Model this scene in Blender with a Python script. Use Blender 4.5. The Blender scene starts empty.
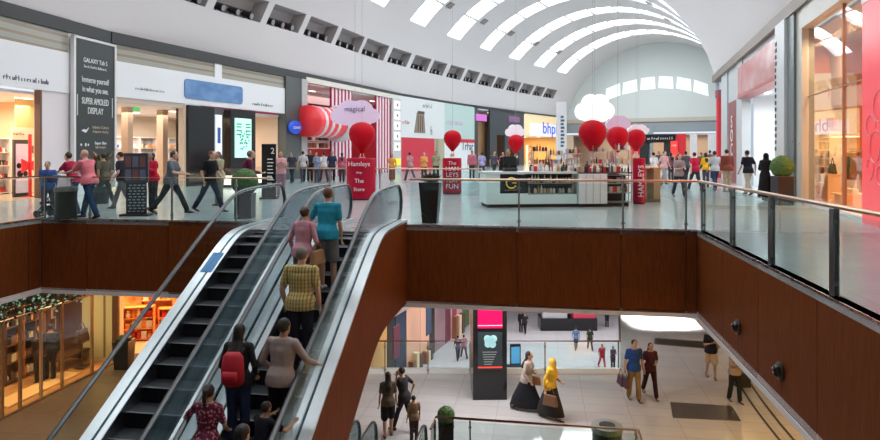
import bpy, math, random
from mathutils import Vector, Matrix
random.seed(7)
PI = math.pi
FPX, HC, HY = 640.0, 1.65, 152.0
AA = math.atan2(101, 640)
SA, CA = math.sin(AA), math.cos(AA)
scene = bpy.context.scene
COL = scene.collection

# ---------------------------------------------------------------- helpers
def AT(u, v, z=0.0):
    return Vector((u*CA + v*SA, -u*SA + v*CA, z))
def toA(X, Y):
    return (X*CA - Y*SA, X*SA + Y*CA)
def ray(px, d, z=0.0):
    return Vector(((px-440)/FPX*d, d, z))
def zat(py, d):
    return HC + (HY-py)/FPX*d
def fl(px, py, z=0.0):
    d = (HC-z)*FPX/(py-HY)
    return ray(px, d, z)
def proj(p):
    return (440+FPX*p[0]/p[1], HY-FPX*(p[2]-HC)/p[1])

MATS = {}
def mat(name, col=(.8,.8,.8), rough=.5, metal=0.0, emit=0.0, ecol=None, spec=.5, coat=0.0):
    if name in MATS: return MATS[name]
    m = bpy.data.materials.new(name); m.use_nodes = True
    b = m.node_tree.nodes['Principled BSDF']
    b.inputs['Base Color'].default_value = (*col, 1)
    b.inputs['Roughness'].default_value = rough
    b.inputs['Metallic'].default_value = metal
    b.inputs['Specular IOR Level'].default_value = spec
    b.inputs['Coat Weight'].default_value = coat
    if emit:
        b.inputs['Emission Color'].default_value = (*(ecol or col), 1)
        b.inputs['Emission Strength'].default_value = emit
    # a little procedural unevenness so that nothing is one flat value
    nt = m.node_tree
    tc = nt.nodes.new('ShaderNodeTexCoord'); nz = nt.nodes.new('ShaderNodeTexNoise')
    nz.inputs['Scale'].default_value = 7.0
    rg = nt.nodes.new('ShaderNodeMapRange'); rg.inputs['To Min'].default_value = max(0, rough-.06); rg.inputs['To Max'].default_value = min(1, rough+.06)
    nt.links.new(tc.outputs['Object'], nz.inputs['Vector']); nt.links.new(nz.outputs['Fac'], rg.inputs['Value'])
    nt.links.new(rg.outputs['Result'], b.inputs['Roughness'])
    MATS[name] = m
    return m
def glass(name, tint=(.85,.95,.95), rough=0.0, refl=1.0, alpha=0.0):
    if name in MATS: return MATS[name]
    m = bpy.data.materials.new(name); m.use_nodes = True
    nt = m.node_tree; nt.nodes.clear()
    o = nt.nodes.new('ShaderNodeOutputMaterial'); t = nt.nodes.new('ShaderNodeBsdfTransparent')
    g = nt.nodes.new('ShaderNodeBsdfGlossy'); mx = nt.nodes.new('ShaderNodeMixShader'); fr = nt.nodes.new('ShaderNodeLayerWeight')
    t.inputs['Color'].default_value = (*tint, 1); g.inputs['Roughness'].default_value = rough
    fr.inputs['Blend'].default_value = .5                 # facing = 1 - |cos|
    pw = nt.nodes.new('ShaderNodeMath'); pw.operation = 'POWER'; pw.inputs[1].default_value = 5
    nt.links.new(fr.outputs['Facing'], pw.inputs[0])
    ml = nt.nodes.new('ShaderNodeMath'); ml.operation = 'MULTIPLY_ADD'
    ml.inputs[1].default_value = .9*refl; ml.inputs[2].default_value = .045*refl+alpha
    nt.links.new(pw.outputs[0], ml.inputs[0]); nt.links.new(ml.outputs[0], mx.inputs[0])
    nt.links.new(t.outputs[0], mx.inputs[1]); nt.links.new(g.outputs[0], mx.inputs[2]); nt.links.new(mx.outputs[0], o.inputs[0])
    MATS[name] = m
    return m
def nodemat(name, fn, rough=.4, metal=0.0, spec=.5, coat=0.0):
    """fn(nt, coord_socket) returns a colour socket"""
    if name in MATS: return MATS[name]
    m = bpy.data.materials.new(name); m.use_nodes = True
    nt = m.node_tree; b = nt.nodes['Principled BSDF']
    b.inputs['Roughness'].default_value = rough; b.inputs['Metallic'].default_value = metal
    b.inputs['Specular IOR Level'].default_value = spec; b.inputs['Coat Weight'].default_value = coat
    tc = nt.nodes.new('ShaderNodeTexCoord')
    nt.links.new(fn(nt, tc.outputs['Object']), b.inputs['Base Color'])
    MATS[name] = m
    return m
def ramp(nt, fac, stops, interp='LINEAR'):
    r = nt.nodes.new('ShaderNodeValToRGB'); r.color_ramp.interpolation = interp
    e = r.color_ramp.elements
    while len(e) > 1: e.remove(e[-1])
    e[0].position = stops[0][0]; e[0].color = (*stops[0][1], 1)
    for p, c in stops[1:]:
        k = e.new(p); k.color = (*c, 1)
    nt.links.new(fac, r.inputs[0]); return r.outputs[0]
def mapping(nt, co, scale=(1,1,1), rot=(0,0,0), loc=(0,0,0)):
    n = nt.nodes.new('ShaderNodeMapping'); n.inputs['Scale'].default_value = scale
    n.inputs['Rotation'].default_value = rot; n.inputs['Location'].default_value = loc
    nt.links.new(co, n.inputs['Vector']); return n.outputs[0]
def noise(nt, co, scale=5, detail=3):
    n = nt.nodes.new('ShaderNodeTexNoise'); n.inputs['Scale'].default_value = scale; n.inputs['Detail'].default_value = detail
    nt.links.new(co, n.inputs['Vector']); return n.outputs['Fac']
def mixc(nt, fac, a, b, mode='MIX'):
    n = nt.nodes.new('ShaderNodeMixRGB'); n.blend_type = mode
    for s, i in ((fac, 0), (a, 1), (b, 2)):
        if isinstance(s, (int, float)): n.inputs[i].default_value = s
        elif isinstance(s, tuple): n.inputs[i].default_value = (*s, 1)
        else: nt.links.new(s, n.inputs[i])
    return n.outputs[0]

class MB:
    def __init__(s): s.v = []; s.f = []; s.m = []; s.cm = 0
    def add(s, vs, fs):
        n = len(s.v); s.v += [tuple(p) for p in vs]
        for f in fs: s.f.append(tuple(i+n for i in f)); s.m.append(s.cm)
        return s
    def mi(s, k): s.cm = k; return s
    def box(s, x0, x1, y0, y1, z0, z1, M=None):
        vs = [Vector((x, y, z)) for z in (z0, z1) for y in (y0, y1) for x in (x0, x1)]
        if M: vs = [M @ p for p in vs]
        return s.add(vs, [(0,2,3,1),(4,5,7,6),(0,1,5,4),(2,6,7,3),(0,4,6,2),(1,3,7,5)])
    def hexa(s, b, t):
        """b, t: 4 bottom and 4 top points, same order"""
        n = len(b)
        return s.add(list(b)+list(t), [tuple(range(n))[::-1], tuple(range(n, 2*n))]+[(i, (i+1) % n, n+(i+1) % n, n+i) for i in range(n)])
    def wallseg(s, p, q, z0, z1, th):
        """vertical slab from p to q (XY), thickness th to the left side of p->q"""
        p = Vector((p[0], p[1])); q = Vector((q[0], q[1])); d = (q-p).normalized(); n = Vector((-d.y, d.x))*th
        pts = [p, q, q+n, p+n]
        return s.hexa([(a.x, a.y, z0) for a in pts], [(a.x, a.y, z1) for a in pts])
    def cyl(s, p0, p1, r0, r1=None, n=12, cap=True):
        r1 = r0 if r1 is None else r1
        return s.loft([(p0, r0, r0), (p1, r1, r1)], n, cap)
    def loft(s, rings, n=12, cap=True, X=None):
        """rings: (center, rx, ry); frames follow the path"""
        cs = [Vector(r[0]) for r in rings]; vs = []; k = len(rings)
        for i, (c, rx, ry) in enumerate(rings):
            t = (cs[min(i+1, k-1)]-cs[max(i-1, 0)])
            t = t.normalized() if t.length > 1e-9 else Vector((0,0,1))
            xa = Vector(X) if X is not None else (Vector((1,0,0)) if abs(t.x) < .8 else Vector((0,1,0)))
            ya = t.cross(xa)
            if ya.length < 1e-6: xa = Vector((0,1,0)); ya = t.cross(xa)
            ya.normalize(); xa = ya.cross(t).normalized()
            for j in range(n):
                a = 2*PI*j/n
                vs.append(cs[i]+xa*(rx*math.cos(a))+ya*(ry*math.sin(a)))
        fs = [(i*n+j, i*n+(j+1) % n, (i+1)*n+(j+1) % n, (i+1)*n+j) for i in range(k-1) for j in range(n)]
        if cap: fs += [tuple(range(n))[::-1], tuple(range((k-1)*n, k*n))]
        return s.add(vs, fs)
    def ell(s, c, rx, ry, rz, n=12, m=8, M=None):
        c = Vector(c); vs = []; fs = []
        for i in range(1, m):
            th = PI*i/m
            for j in range(n):
                a = 2*PI*j/n
                p = Vector((rx*math.sin(th)*math.cos(a), ry*math.sin(th)*math.sin(a), -rz*math.cos(th)))
                vs.append(c+(M @ p if M else p))
        b = Vector((0,0,-rz)); t = Vector((0,0,rz))
        vs += [c+(M @ b if M else b), c+(M @ t if M else t)]
        B = len(vs)-2
        for i in range(m-2):
            for j in range(n): fs.append((i*n+j, i*n+(j+1) % n, (i+1)*n+(j+1) % n, (i+1)*n+j))
        for j in range(n):
            fs.append((B, (j+1) % n, j)); fs.append((B+1, (m-2)*n+j, (m-2)*n+(j+1) % n))
        return s.add(vs, fs)
    def lathe(s, prof, c=(0,0,0), n=20, cap=True):
        c = Vector(c); vs = [c+Vector((r*math.cos(2*PI*j/n), r*math.sin(2*PI*j/n), z)) for r, z in prof for j in range(n)]
        k = len(prof)
        fs = [(i*n+j, i*n+(j+1) % n, (i+1)*n+(j+1) % n, (i+1)*n+j) for i in range(k-1) for j in range(n)]
        if cap: fs += [tuple(range(n))[::-1], tuple(range((k-1)*n, k*n))]
        return s.add(vs, fs)
    def prism(s, pts, axis, a, b):
        """polygon pts (2D) extruded along axis 'x' from a to b (pts are y,z), or 'y' (x,z), or 'z' (x,y)"""
        def P(p, t):
            return {'x': (t, p[0], p[1]), 'y': (p[0], t, p[1]), 'z': (p[0], p[1], t)}[axis]
        return s.hexa([P(p, a) for p in pts], [P(p, b) for p in pts])
    def tube(s, pts, r, n=8, ry=None, X=None):
        return s.loft([(p, r, ry or r) for p in pts], n, True, X)
    def build(s, name, mats, parent=None, loc=(0,0,0), rz=0.0, smooth=False, bevel=0.0):
        me = bpy.data.meshes.new(name); me.from_pydata(s.v, [], s.f)
        if not isinstance(mats, (list, tuple)): mats = [mats]
        for m in mats: me.materials.append(m)
        if len(mats) > 1: me.polygons.foreach_set('material_index', s.m)
        if smooth: me.polygons.foreach_set('use_smooth', [True]*len(me.polygons))
        me.validate(); me.update()
        return link(name, me, parent, loc, rz, bevel)
def link(name, me, parent=None, loc=(0,0,0), rz=0.0, bevel=0.0):
    o = bpy.data.objects.new(name, me); COL.objects.link(o)
    o.location = loc; o.rotation_euler = (0, 0, rz); o.parent = parent
    if bevel:
        b = o.modifiers.new('bevel', 'BEVEL'); b.width = bevel; b.segments = 2; b.limit_method = 'ANGLE'
    return o
def tag(o, label=None, cat=None, group=None, kind=None):
    if label: o['label'] = label
    if cat: o['category'] = cat
    if group: o['group'] = group
    if kind: o['kind'] = kind
    return o
def thing(name, loc, rz, label, cat, group=None):
    o = bpy.data.objects.new(name, None); COL.objects.link(o); o.empty_display_size = .1
    o.location = loc; o.rotation_euler = (0, 0, rz)
    return tag(o, label, cat, group)
def struct(o, label=None):
    o['kind'] = 'structure'
    if label: o['label'] = label
    return o
def copy_tree(o, parent=None):
    c = o.copy(); COL.objects.link(c); c.parent = parent
    for ch in list(KIDS.get(o.name, []) or o.children): copy_tree(ch, c)
    return c
KIDS = {}
def text(s, size, m, parent, loc, rot, name='lettering', depth=.01, align='CENTER', squash=1.0):
    cu = bpy.data.curves.new('t', 'FONT'); cu.body = s; cu.size = size; cu.extrude = depth
    cu.align_x = align; cu.align_y = 'CENTER'; cu.resolution_u = 3
    t = bpy.data.objects.new('t', cu); COL.objects.link(t)
    dg = bpy.context.evaluated_depsgraph_get()
    me = bpy.data.meshes.new_from_object(t.evaluated_get(dg)); bpy.data.objects.remove(t)
    me.materials.clear(); me.materials.append(m)
    for v in me.vertices: v.co.x *= squash
    o = bpy.data.objects.new(name, me); COL.objects.link(o); o.parent = parent
    o.location = loc; o.rotation_euler = rot
    return o

# ---------------------------------------------------------------- materials
WHITE = mat('white_plaster', (.80,.79,.81), .6)
SOFFIT = mat('soffit_white', (.78,.76,.76), .6)
STEEL = mat('brushed_steel', (.62,.62,.62), .28, 1.0)
STEELD = mat('dark_steel', (.16,.16,.16), .35, .8)
BRONZE = mat('bronze_rail', (.62,.45,.32), .3, 1.0)
RUBBER = mat('black_rubber', (.035,.045,.05), .32, 0, spec=.7)
BLACK = mat('black_gloss', (.012,.012,.013), .15)
BLACKM = mat('black_matt', (.02,.02,.02), .6)
CHARC = mat('charcoal', (.06,.065,.07), .5)
GLASS = glass('clear_glass', (.88,.965,.96), refl=.8)
def painted_reflection(name, base, body, col):
    m = base.copy(); m.name = name; nt = m.node_tree
    o = [n for n in nt.nodes if n.type == 'OUTPUT_MATERIAL'][0]; src = o.inputs[0].links[0].from_socket
    p = nt.nodes.new('ShaderNodeBsdfPrincipled'); p.inputs['Base Color'].default_value = (*col, 1); p.inputs['Roughness'].default_value = .12
    mx = nt.nodes.new('ShaderNodeMixShader'); mx.inputs[0].default_value = body
    nt.links.new(src, mx.inputs[1]); nt.links.new(p.outputs[0], mx.inputs[2]); nt.links.new(mx.outputs[0], o.inputs[0])
    return m
GLASSB = glass('balustrade_glass', (.90,.95,.965), refl=.45)
GLASST = painted_reflection('teal_reflection_glass', GLASSB, .34, (.09,.21,.26))  # teal body colour painted in for the reflections in the inner balustrades
SHOPGL = glass('shop_glass', (.95,.95,.93), refl=1.2)
RED = mat('bright_red', (.75,.02,.035), .4)
def wood_fn(nt, co):
    n1 = noise(nt, mapping(nt, co, (14,14,.7)), 3.0, 6)
    n2 = noise(nt, mapping(nt, co, (90,90,2)), 2.0, 3)
    c = ramp(nt, n1, [(.25,(.10,.023,.006)), (.5,(.155,.038,.010)), (.75,(.22,.062,.016))])
    return mixc(nt, .35, c, ramp(nt, n2, [(.35,(.085,.021,.005)), (.65,(.27,.085,.022))]))
WOOD = nodemat('red_wood', wood_fn, .5, spec=.06)
def tile_fn(c1, c2, c3, sx, sy, mortar=(.35,.34,.33)):
    def fn(nt, co):
        b = nt.nodes.new('ShaderNodeTexBrick'); b.offset = 0; b.squash = 1
        b.inputs['Scale'].default_value = 1.0; b.inputs['Mortar Size'].default_value = .008
        b.inputs['Brick Width'].default_value = sx; b.inputs['Row Height'].default_value = sy
        b.inputs['Color1'].default_value = (*c1, 1); b.inputs['Color2'].default_value = (*c2, 1); b.inputs['Mortar'].default_value = (*mortar, 1)
        nt.links.new(mapping(nt, co, rot=(0,0,AA)), b.inputs['Vector'])
        return mixc(nt, .35, b.outputs['Color'], ramp(nt, noise(nt, co, 1.2, 5), [(.3, c3), (.7, c1)]))
    return fn
TILEU = nodemat('upper_floor_tile', tile_fn((.48,.52,.52), (.43,.47,.475), (.37,.41,.42), .9, .9), .17, spec=.5)
TILEL = nodemat('lower_floor_tile', tile_fn((.47,.45,.45), (.42,.40,.40), (.38,.36,.36), 1.2, .6, (.25,.24,.23)), .09, spec=.8)
TILEB = nodemat('basement_floor_tile', tile_fn((.66,.64,.65), (.60,.58,.60), (.5,.5,.52), 1.2, 1.2), .12, spec=.6)

# ---------------------------------------------------------------- camera
cd = bpy.data.cameras.new('camera'); cam = bpy.data.objects.new('camera', cd); COL.objects.link(cam)
cam.location = (0, 0, HC); cam.rotation_euler = (PI/2, 0, 0)
cd.sensor_width = 36; cd.lens = FPX/880*36; cd.shift_y = -68/880; cd.clip_start = .05; cd.clip_end = 400
scene.camera = cam
scene.view_settings.view_transform = 'Standard'; scene.view_settings.look = 'None'
scene.view_settings.gamma = 1; scene.view_settings.exposure = 0.47
scene.cycles.use_denoising = True
scene.cycles.max_bounces = 8; scene.cycles.transparent_max_bounces = 24
scene.cycles.sample_clamp_indirect = 6
w = bpy.data.worlds.new('world'); scene.world = w; w.use_nodes = True
bg = w.node_tree.nodes['Background']; bg.inputs[0].default_value = (.75,.85,1,1); bg.inputs[1].default_value = .8
# ================================================================ people
def bake(mb, vox, extra=None, smooth=True):
    me = bpy.data.meshes.new('m'); me.from_pydata(mb.v, [], mb.f); me.validate()
    o = bpy.data.objects.new('m', me); COL.objects.link(o)
    r = o.modifiers.new('r', 'REMESH'); r.mode = 'VOXEL'; r.voxel_size = vox
    sm = o.modifiers.new('s', 'SMOOTH'); sm.iterations = 3; sm.factor = .5
    dg = bpy.context.evaluated_depsgraph_get()
    out = bpy.data.meshes.new_from_object(o.evaluated_get(dg)); bpy.data.objects.remove(o); bpy.data.meshes.remove(me)
    if extra and extra.f:
        vs = [tuple(v.co) for v in out.vertices]; fs = [tuple(p.vertices) for p in out.polygons]; n = len(vs)
        mi = [0]*len(fs)+list(extra.m); fs += [tuple(i+n for i in f) for f in extra.f]; vs += extra.v
        bpy.data.meshes.remove(out); out = bpy.data.meshes.new('m'); out.from_pydata(vs, [], fs)
        out.polygons.foreach_set('material_index', mi) if False else None
        for p, k in zip(out.polygons, mi): p.material_index = k
    out.polygons.foreach_set('use_smooth', [smooth]*len(out.polygons))
    return out
def ik(a, b, l1, l2, hint):
    a, b = Vector(a), Vector(b); d = b-a; L = min(d.length, (l1+l2)*.995); d = d.normalized(); b = a+d*L
    x = (l1*l1-l2*l2+L*L)/(2*L); hgt = math.sqrt(max(0, l1*l1-x*x))
    hv = Vector(hint); hv = (hv-d*hv.dot(d)); hv = hv.normalized() if hv.length > 1e-5 else Vector((0,-1,0))
    return a+d*x+hv*hgt, b
SKINS = {'light': (.62,.38,.27), 'tan': (.42,.24,.15), 'brown': (.22,.11,.065)}
HAIRC = {'black': (.010,.008,.008), 'brown': (.055,.026,.014), 'grey': (.16,.13,.11), 'ginger': (.14,.055,.02)}
def cloth(c, k=None):
    nm = 'cloth_%02x%02x%02x' % tuple(int(x*255) for x in c)
    if k is None:
        if nm in MATS: return MATS[nm]
        def fn(nt, co): return mixc(nt, .35, tuple(c), ramp(nt, noise(nt, co, 9, 4), [(.3, tuple(x*.6 for x in c)), (.7, tuple(min(1, x*1.25) for x in c))]))
        return nodemat(nm, fn, .85, spec=.15)
    return k
def plaid_fn(nt, co):
    w1 = nt.nodes.new('ShaderNodeTexWave'); w1.inputs['Scale'].default_value = 6.5; w1.bands_direction = 'X'
    w2 = nt.nodes.new('ShaderNodeTexWave'); w2.inputs['Scale'].default_value = 5.5; w2.bands_direction = 'Z'
    for w_ in (w1, w2): nt.links.new(co, w_.inputs['Vector'])
    a = ramp(nt, w1.outputs['Fac'], [(.0,(.26,.22,.08)), (.35,(.56,.46,.20)), (.8,(.66,.56,.28))])
    b = ramp(nt, w2.outputs['Fac'], [(.0,(.55,.5,.3)), (.25,(.85,.8,.6)), (1,(.95,.9,.7))])
    return mixc(nt, .8, a, b, 'MULTIPLY')
def floral_fn(nt, co):
    v = nt.nodes.new('ShaderNodeTexVoronoi'); v.inputs['Scale'].default_value = 26; nt.links.new(co, v.inputs['Vector'])
    return ramp(nt, v.outputs['Distance'], [(.2,(.55,.30,.34)), (.4,(.30,.03,.09)), (.6,(.09,.01,.03))])
PLAID = nodemat('yellow_plaid', plaid_fn, .85); FLORAL = nodemat('pink_floral', floral_fn, .85)

def person_meshes(h=1.7, wid=1.0, pose=None, top='short', bottom='trousers', hair='short', vox=.02, female=False, shoes=True):
    P = dict(lean=3, hy=0, hp=0, wl=(.07,.03,-.53), wr=(.07,.03,-.53), ll=(0,0), lr=(0,0)); P.update(pose or {})
    s = h/1.7; out = {}
    lean = math.radians(P['lean'])
    def sp(x, y, z):     # torso frame -> body frame (pelvis origin)
        return Vector((x, y*math.cos(lean)+z*math.sin(lean), -y*math.sin(lean)+z*math.cos(lean)))
    J = {}
    for sd, key in ((-1, 'll'), (1, 'lr')):
        sw, kn = (math.radians(a) for a in P[key]); hip = Vector((sd*.088, 0, -.03))
        kn_p = hip+Vector((sd*.01, math.sin(sw), -math.cos(sw)))*.42
        an = kn_p+Vector((0, math.sin(sw-kn), -math.cos(sw-kn)))*.42
        J[sd] = (hip, kn_p, an, sw-kn)
    low = min(J[sd][2].z for sd in (-1, 1)); pz = .075-low
    O = Vector((0, 0, pz)); Wd = .88 if female else 1.0
    T = lambda v: (O+v)*s
    sh = {sd: O+sp(sd*(.158 if female else .172)*wid, -.01, .452) for sd in (-1, 1)}
    arms = {}
    for sd, key in ((-1, 'wl'), (1, 'wr')):
        o_, f_, u_ = P[key]; tgt = sh[sd]+Vector((sd*o_, f_, u_))
        el, wr = ik(sh[sd], tgt, .285, .25, (sd*.5, -.8, -.35)); arms[sd] = (sh[sd], el, wr)
    hc = O+sp(0, .02, .645)
    hyaw, hpit = math.radians(P['hy']), math.radians(P['hp'])
    HM = Matrix.Rotation(hyaw, 3, 'Z') @ Matrix.Rotation(-hpit, 3, 'X')
    def torso(mb, e, z0=-.06, z1=.54, seat=True):
        prof = [(-.10,.13,.10),(-.04,.165,.118),(.04,.155,.112),(.14,.128*(.94 if female else 1.05),.098),(.25,.145,.112),(.36,.165,.118),(.43,.170,.102),(.475,.148,.092),(.51,.105,.076),(.545,.062,.06)]
        rings = []
        for z, rx, ry in prof:
            if z < z0 or z > z1: continue
            low_ = not seat and z < .1
            rings.append((sp(0, .012 if .2 < z < .45 else (-.014 if low_ else 0), z)+O, rx*wid*Wd**.5+e+(.022+(.03 if z < -.08 else 0) if low_ else 0), ry*(.6+.4*wid)+e+(.034+(.015 if z < -.08 else 0) if low_ else 0)))
        mb.loft([((c)*s, a*s, b*s) for c, a, b in rings], 18, X=(1,0,0))
        if female and z1 > .4:
            for sd in (-1, 1): mb.ell((sp(sd*.07, .085, .34)+O)*s, (.062+e)*s, (.06+e)*s, (.065+e)*s, 10, 8)
        if z0 < -.05 and seat:
            for sd in (-1, 1): mb.ell((sp(sd*.065, -.055, -.05)+O)*s, (.08+e)*s, (.075+e)*s, (.09+e)*s, 10, 8)
    def cap(mb, a, b, ra, rb, mid=None):
        a, b = Vector(a)*s, Vector(b)*s; ra *= s; rb *= s
        d = (b-a); L = d.length; d.normalize()
        R = [(a-d*ra*.5, ra*.5), (a-d*ra*.2, ra*.85), (a+d*ra*.15, ra)]
        if mid: R.append((a+d*L*.35, mid*s))
        R += [(b, rb), (b+d*rb*.35, rb*.88), (b+d*rb*.8, rb*.45)]
        mb.loft([(p, r, r) for p, r in R], 12)
    # ---- body
    mb = MB(); torso(mb, 0)
    cap(mb, O+sp(0, -.005, .50), hc-Vector((0,0,.05)), .056, .052)
    hs = lambda v: (hc+HM @ Vector(v))*s
    M4 = HM
    mb.ell(hs((0, -.005, .025)), .075*s, .095*s, .098*s, 14, 10, HM); mb.ell(hs((0, .022, -.045)), .058*s, .068*s, .072*s, 12, 8, HM)
    mb.ell(hs((0, .098, -.012)), .013*s, .022*s, .024*s, 8, 6, HM)
    for sd in (-1, 1): mb.ell(hs((sd*.077, -.005, -.005)), .012*s, .022*s, .032*s, 8, 6, HM)
    for sd in (-1, 1):
        a, e, w_ = arms[sd]; k = .86 if female else 1.0
        mb.ell(a*s, .058*s*k, .058*s*k, .058*s*k, 10, 8); cap(mb, a, e, .047*k, .037*k); cap(mb, e, w_, .039*k, .026*k, .038*k)
        hip, kn, an, fa = J[sd]; hip, kn, an = O+hip, O+kn, O+an
        cap(mb, hip, kn, .082, .052, .078); cap(mb, kn, an, .052, .036, .056)
        ft = Vector((0, math.cos(fa*.5), math.sin(min(0, fa)*.5)))
        cap(mb, an+Vector((0,-.02,-.03)), an+ft*.15+Vector((0,0,-.045)), .035, .028)
    ex = MB()
    for sd in (-1, 1):
        a, e, w_ = arms[sd]; d = (w_-e).normalized()
        side = Vector((0,1,0)) if abs(d.z) > .6 else Vector((-sd*1.0, 0, 0)); side = (side-d*side.dot(d)).normalized(); nrm = d.cross(side)
        pc = w_+d*.045
        fr = Matrix((side, nrm, d)).transposed()
        mb.ell(pc*s, .040*s, .017*s, .052*s, 10, 8, fr)
        curl = nrm*(sd)
        for i, (off, ln) in enumerate(((.028,.066),(.0095,.074),(-.0095,.070),(-.028,.054))):
            b0 = w_+d*.075+side*off; p1 = b0+d*ln*.45+curl*.004; p2 = p1+d*ln*.3+curl*ln*.22; p3 = p2+d*ln*.12+curl*ln*.25
            ex.loft([(b0*s, .0095*s, .0095*s), (p1*s, .0092*s, .0092*s), (p2*s, .0085*s, .0085*s), (p3*s, .0055*s, .0055*s)], 6)
        b0 = w_+d*.02+side*.03; p1 = b0+side*.028+d*.022; p2 = p1+d*.03+side*.006
        ex.loft([(b0*s, .012*s, .012*s), (p1*s, .011*s, .011*s), (p2*s, .0075*s, .0075*s)], 6)
        ex.mi(1).ell(hs((sd*.030, .086, .010)), .011*s, .007*s, .007*s, 6, 5); ex.mi(0)
    ex.mi(2).ell(hs((0, .088, -.052)), .022*s, .008*s, .006*s, 8, 5); ex.mi(0)
    out['body'] = bake(mb, vox, ex)
    # ---- top garment
    if top in ('short', 'long', 'vest'):
        mb = MB(); torso(mb, .022, z0=-.11, z1=.51, seat=False)
        for sd in (-1, 1):
            a, e, w_ = arms[sd]; k = .9 if female else 1.0
            mb.ell(a*s, .071*s*k, .068*s*k, .066*s*k, 10, 8)
            if top == 'short': cap(mb, a, a+(e-a)*.72, .062*k, .057*k)
            elif top == 'long': cap(mb, a, e, .062*k, .048*k); cap(mb, e, e+(w_-e)*.92, .048*k, .036*k)
        out['shirt'] = bake(mb, vox)
    # ---- bottom
    def leg(mb, frac, e, e2):
        for sd in (-1, 1):
            hip, kn, an, fa = J[sd]; hip, kn, an = O+hip, O+kn, O+an
            if frac <= 1: cap(mb, hip, hip+(kn-hip)*frac, .088+e, .062+e2)
            else: cap(mb, hip, kn, .088+e, .058+e, .084+e); cap(mb, kn, kn+(an-kn)*(frac-1), .058+e, .046+e2, .06+e)
    if bottom in ('trousers', 'shorts', 'leggings'):
        mb = MB(); torso(mb, .012, z0=-.11, z1=.15)
        leg(mb, {'trousers': 1.95, 'shorts': .95, 'leggings': 1.9}[bottom], *{'trousers': (.012, .022), 'shorts': (.022, .038), 'leggings': (.005, .003)}[bottom])
        out['trousers' if bottom != 'shorts' else 'shorts'] = bake(mb, vox)
    elif bottom in ('skirt', 'abaya', 'long_skirt'):
        mb = MB(); a_ = (O+J[-1][2]); b_ = (O+J[1][2]); mid = (a_+b_)/2; sprd = abs(a_.y-b_.y)/2
        hem = .09 if bottom != 'skirt' else .45
        rings = [(O+sp(0,0,.14), .135*wid, .115), (O+sp(0,0,-.02), .19*wid, .155), (Vector((mid.x, mid.y*.4, pz*.72)), .185, .16+sprd*.30), (Vector((mid.x, mid.y*.7, pz*.40)), .19, .15+sprd*.72), (Vector((mid.x, mid.y*.6, hem)), .19, .15+sprd*.98)]
        if bottom == 'abaya': rings = [(O+sp(0,.0,.47), .185*wid, .115), (O+sp(0,.01,.33), .20*wid, .15)]+rings
        mb.loft([(c*s, x*s, y*s) for c, x, y in rings], 20, X=(1,0,0))
        if bottom == 'abaya':
            for sd in (-1, 1):
                a, e, w_ = arms[sd]; mb.ell(a*s, .07*s, .07*s, .07*s, 10, 8); cap(mb, a, e, .062, .062); cap(mb, e, e+(w_-e)*.95, .062, .07)
        out['skirt' if bottom != 'abaya' else 'robe'] = bake(mb, vox)
    # ---- hair / scarf
    mb = MB()
    if hair == 'bald': pass
    elif hair == 'scarf':
        mb.ell(hs((0, -.020, .012)), .094*s, .108*s, .122*s, 14, 10, HM); mb.loft([(hs((0, -.015, -.03)), .09*s, .10*s), (hs((0,-.01,-.12)), .10*s, .10*s), ((O+sp(0,-.01,.46))*s, .185*s*wid, .135*s), ((O+sp(0,-.01,.33))*s, .19*s*wid, .15*s)], 16, X=(1,0,0))
    elif hair == 'fringe':
        mb.ell(hs((0, -.016, .028)), .080*s, .096*s, .094*s, 14, 10, HM)
    else:
        mb.ell(hs((0, -.020, .032)), .084*s, .098*s, .098*s, 14, 10, HM)
        if hair == 'long': mb.loft([(hs((0, -.06, .03)), .075*s, .05*s), (hs((0, -.075, -.10)), .085*s, .045*s), ((O+sp(0, -.135, .40))*s, .10*s, .035*s), ((O+sp(0, -.15, .26))*s, .07*s, .022*s)], 12, X=(1,0,0))
        if hair in ('bun', 'pony'): mb.ell(hs((0, -.115, .05)), .04*s, .04*s, .04*s, 10, 8)
        if hair == 'pony': mb.loft([(hs((0, -.12, .05)), .035*s, .03*s), (hs((0, -.15, -.05)), .034*s, .028*s), (hs((0, -.14, -.17)), .018*s, .015*s)], 10, X=(1,0,0))
    if mb.f: out['headscarf' if hair == 'scarf' else 'hair'] = bake(mb, vox)
    # ---- shoes
    if shoes:
        for sd in (-1, 1):
            an, fa = O+J[sd][2], J[sd][3]
            ft = Vector((0, math.cos(fa*.6), math.sin(min(0, fa)*.6))); dn = Vector((0, ft.z, -ft.y))
            m2 = MB(); rr = [(-.075,.028,.030,.036),(-.05,.038,.042,.034),(.0,.038,.045,.034),(.07,.044,.034,.044),(.13,.045,.026,.05),(.165,.034,.018,.056),(.18,.015,.01,.06)]
            m2.loft([((an+ft*y+dn*z)*s, rx*s, rz*s) for y, rx, rz, z in rr], 12, X=(1,0,0))
            me = bpy.data.meshes.new('m'); me.from_pydata(m2.v, [], m2.f); me.polygons.foreach_set('use_smooth', [True]*len(me.polygons))
            out['shoe%d' % sd] = me
    J_out = {'wl': arms[-1][2]*s, 'wr': arms[1][2]*s, 'sh': O*s+sp(0,-.12,.42)*s, 'head': hc*s}
    return out, J_out
EYE = mat('eye_dark', (.02,.015,.012), .3); LIP = mat('lip', (.35,.12,.10), .5)
PEOPLE = []
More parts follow.
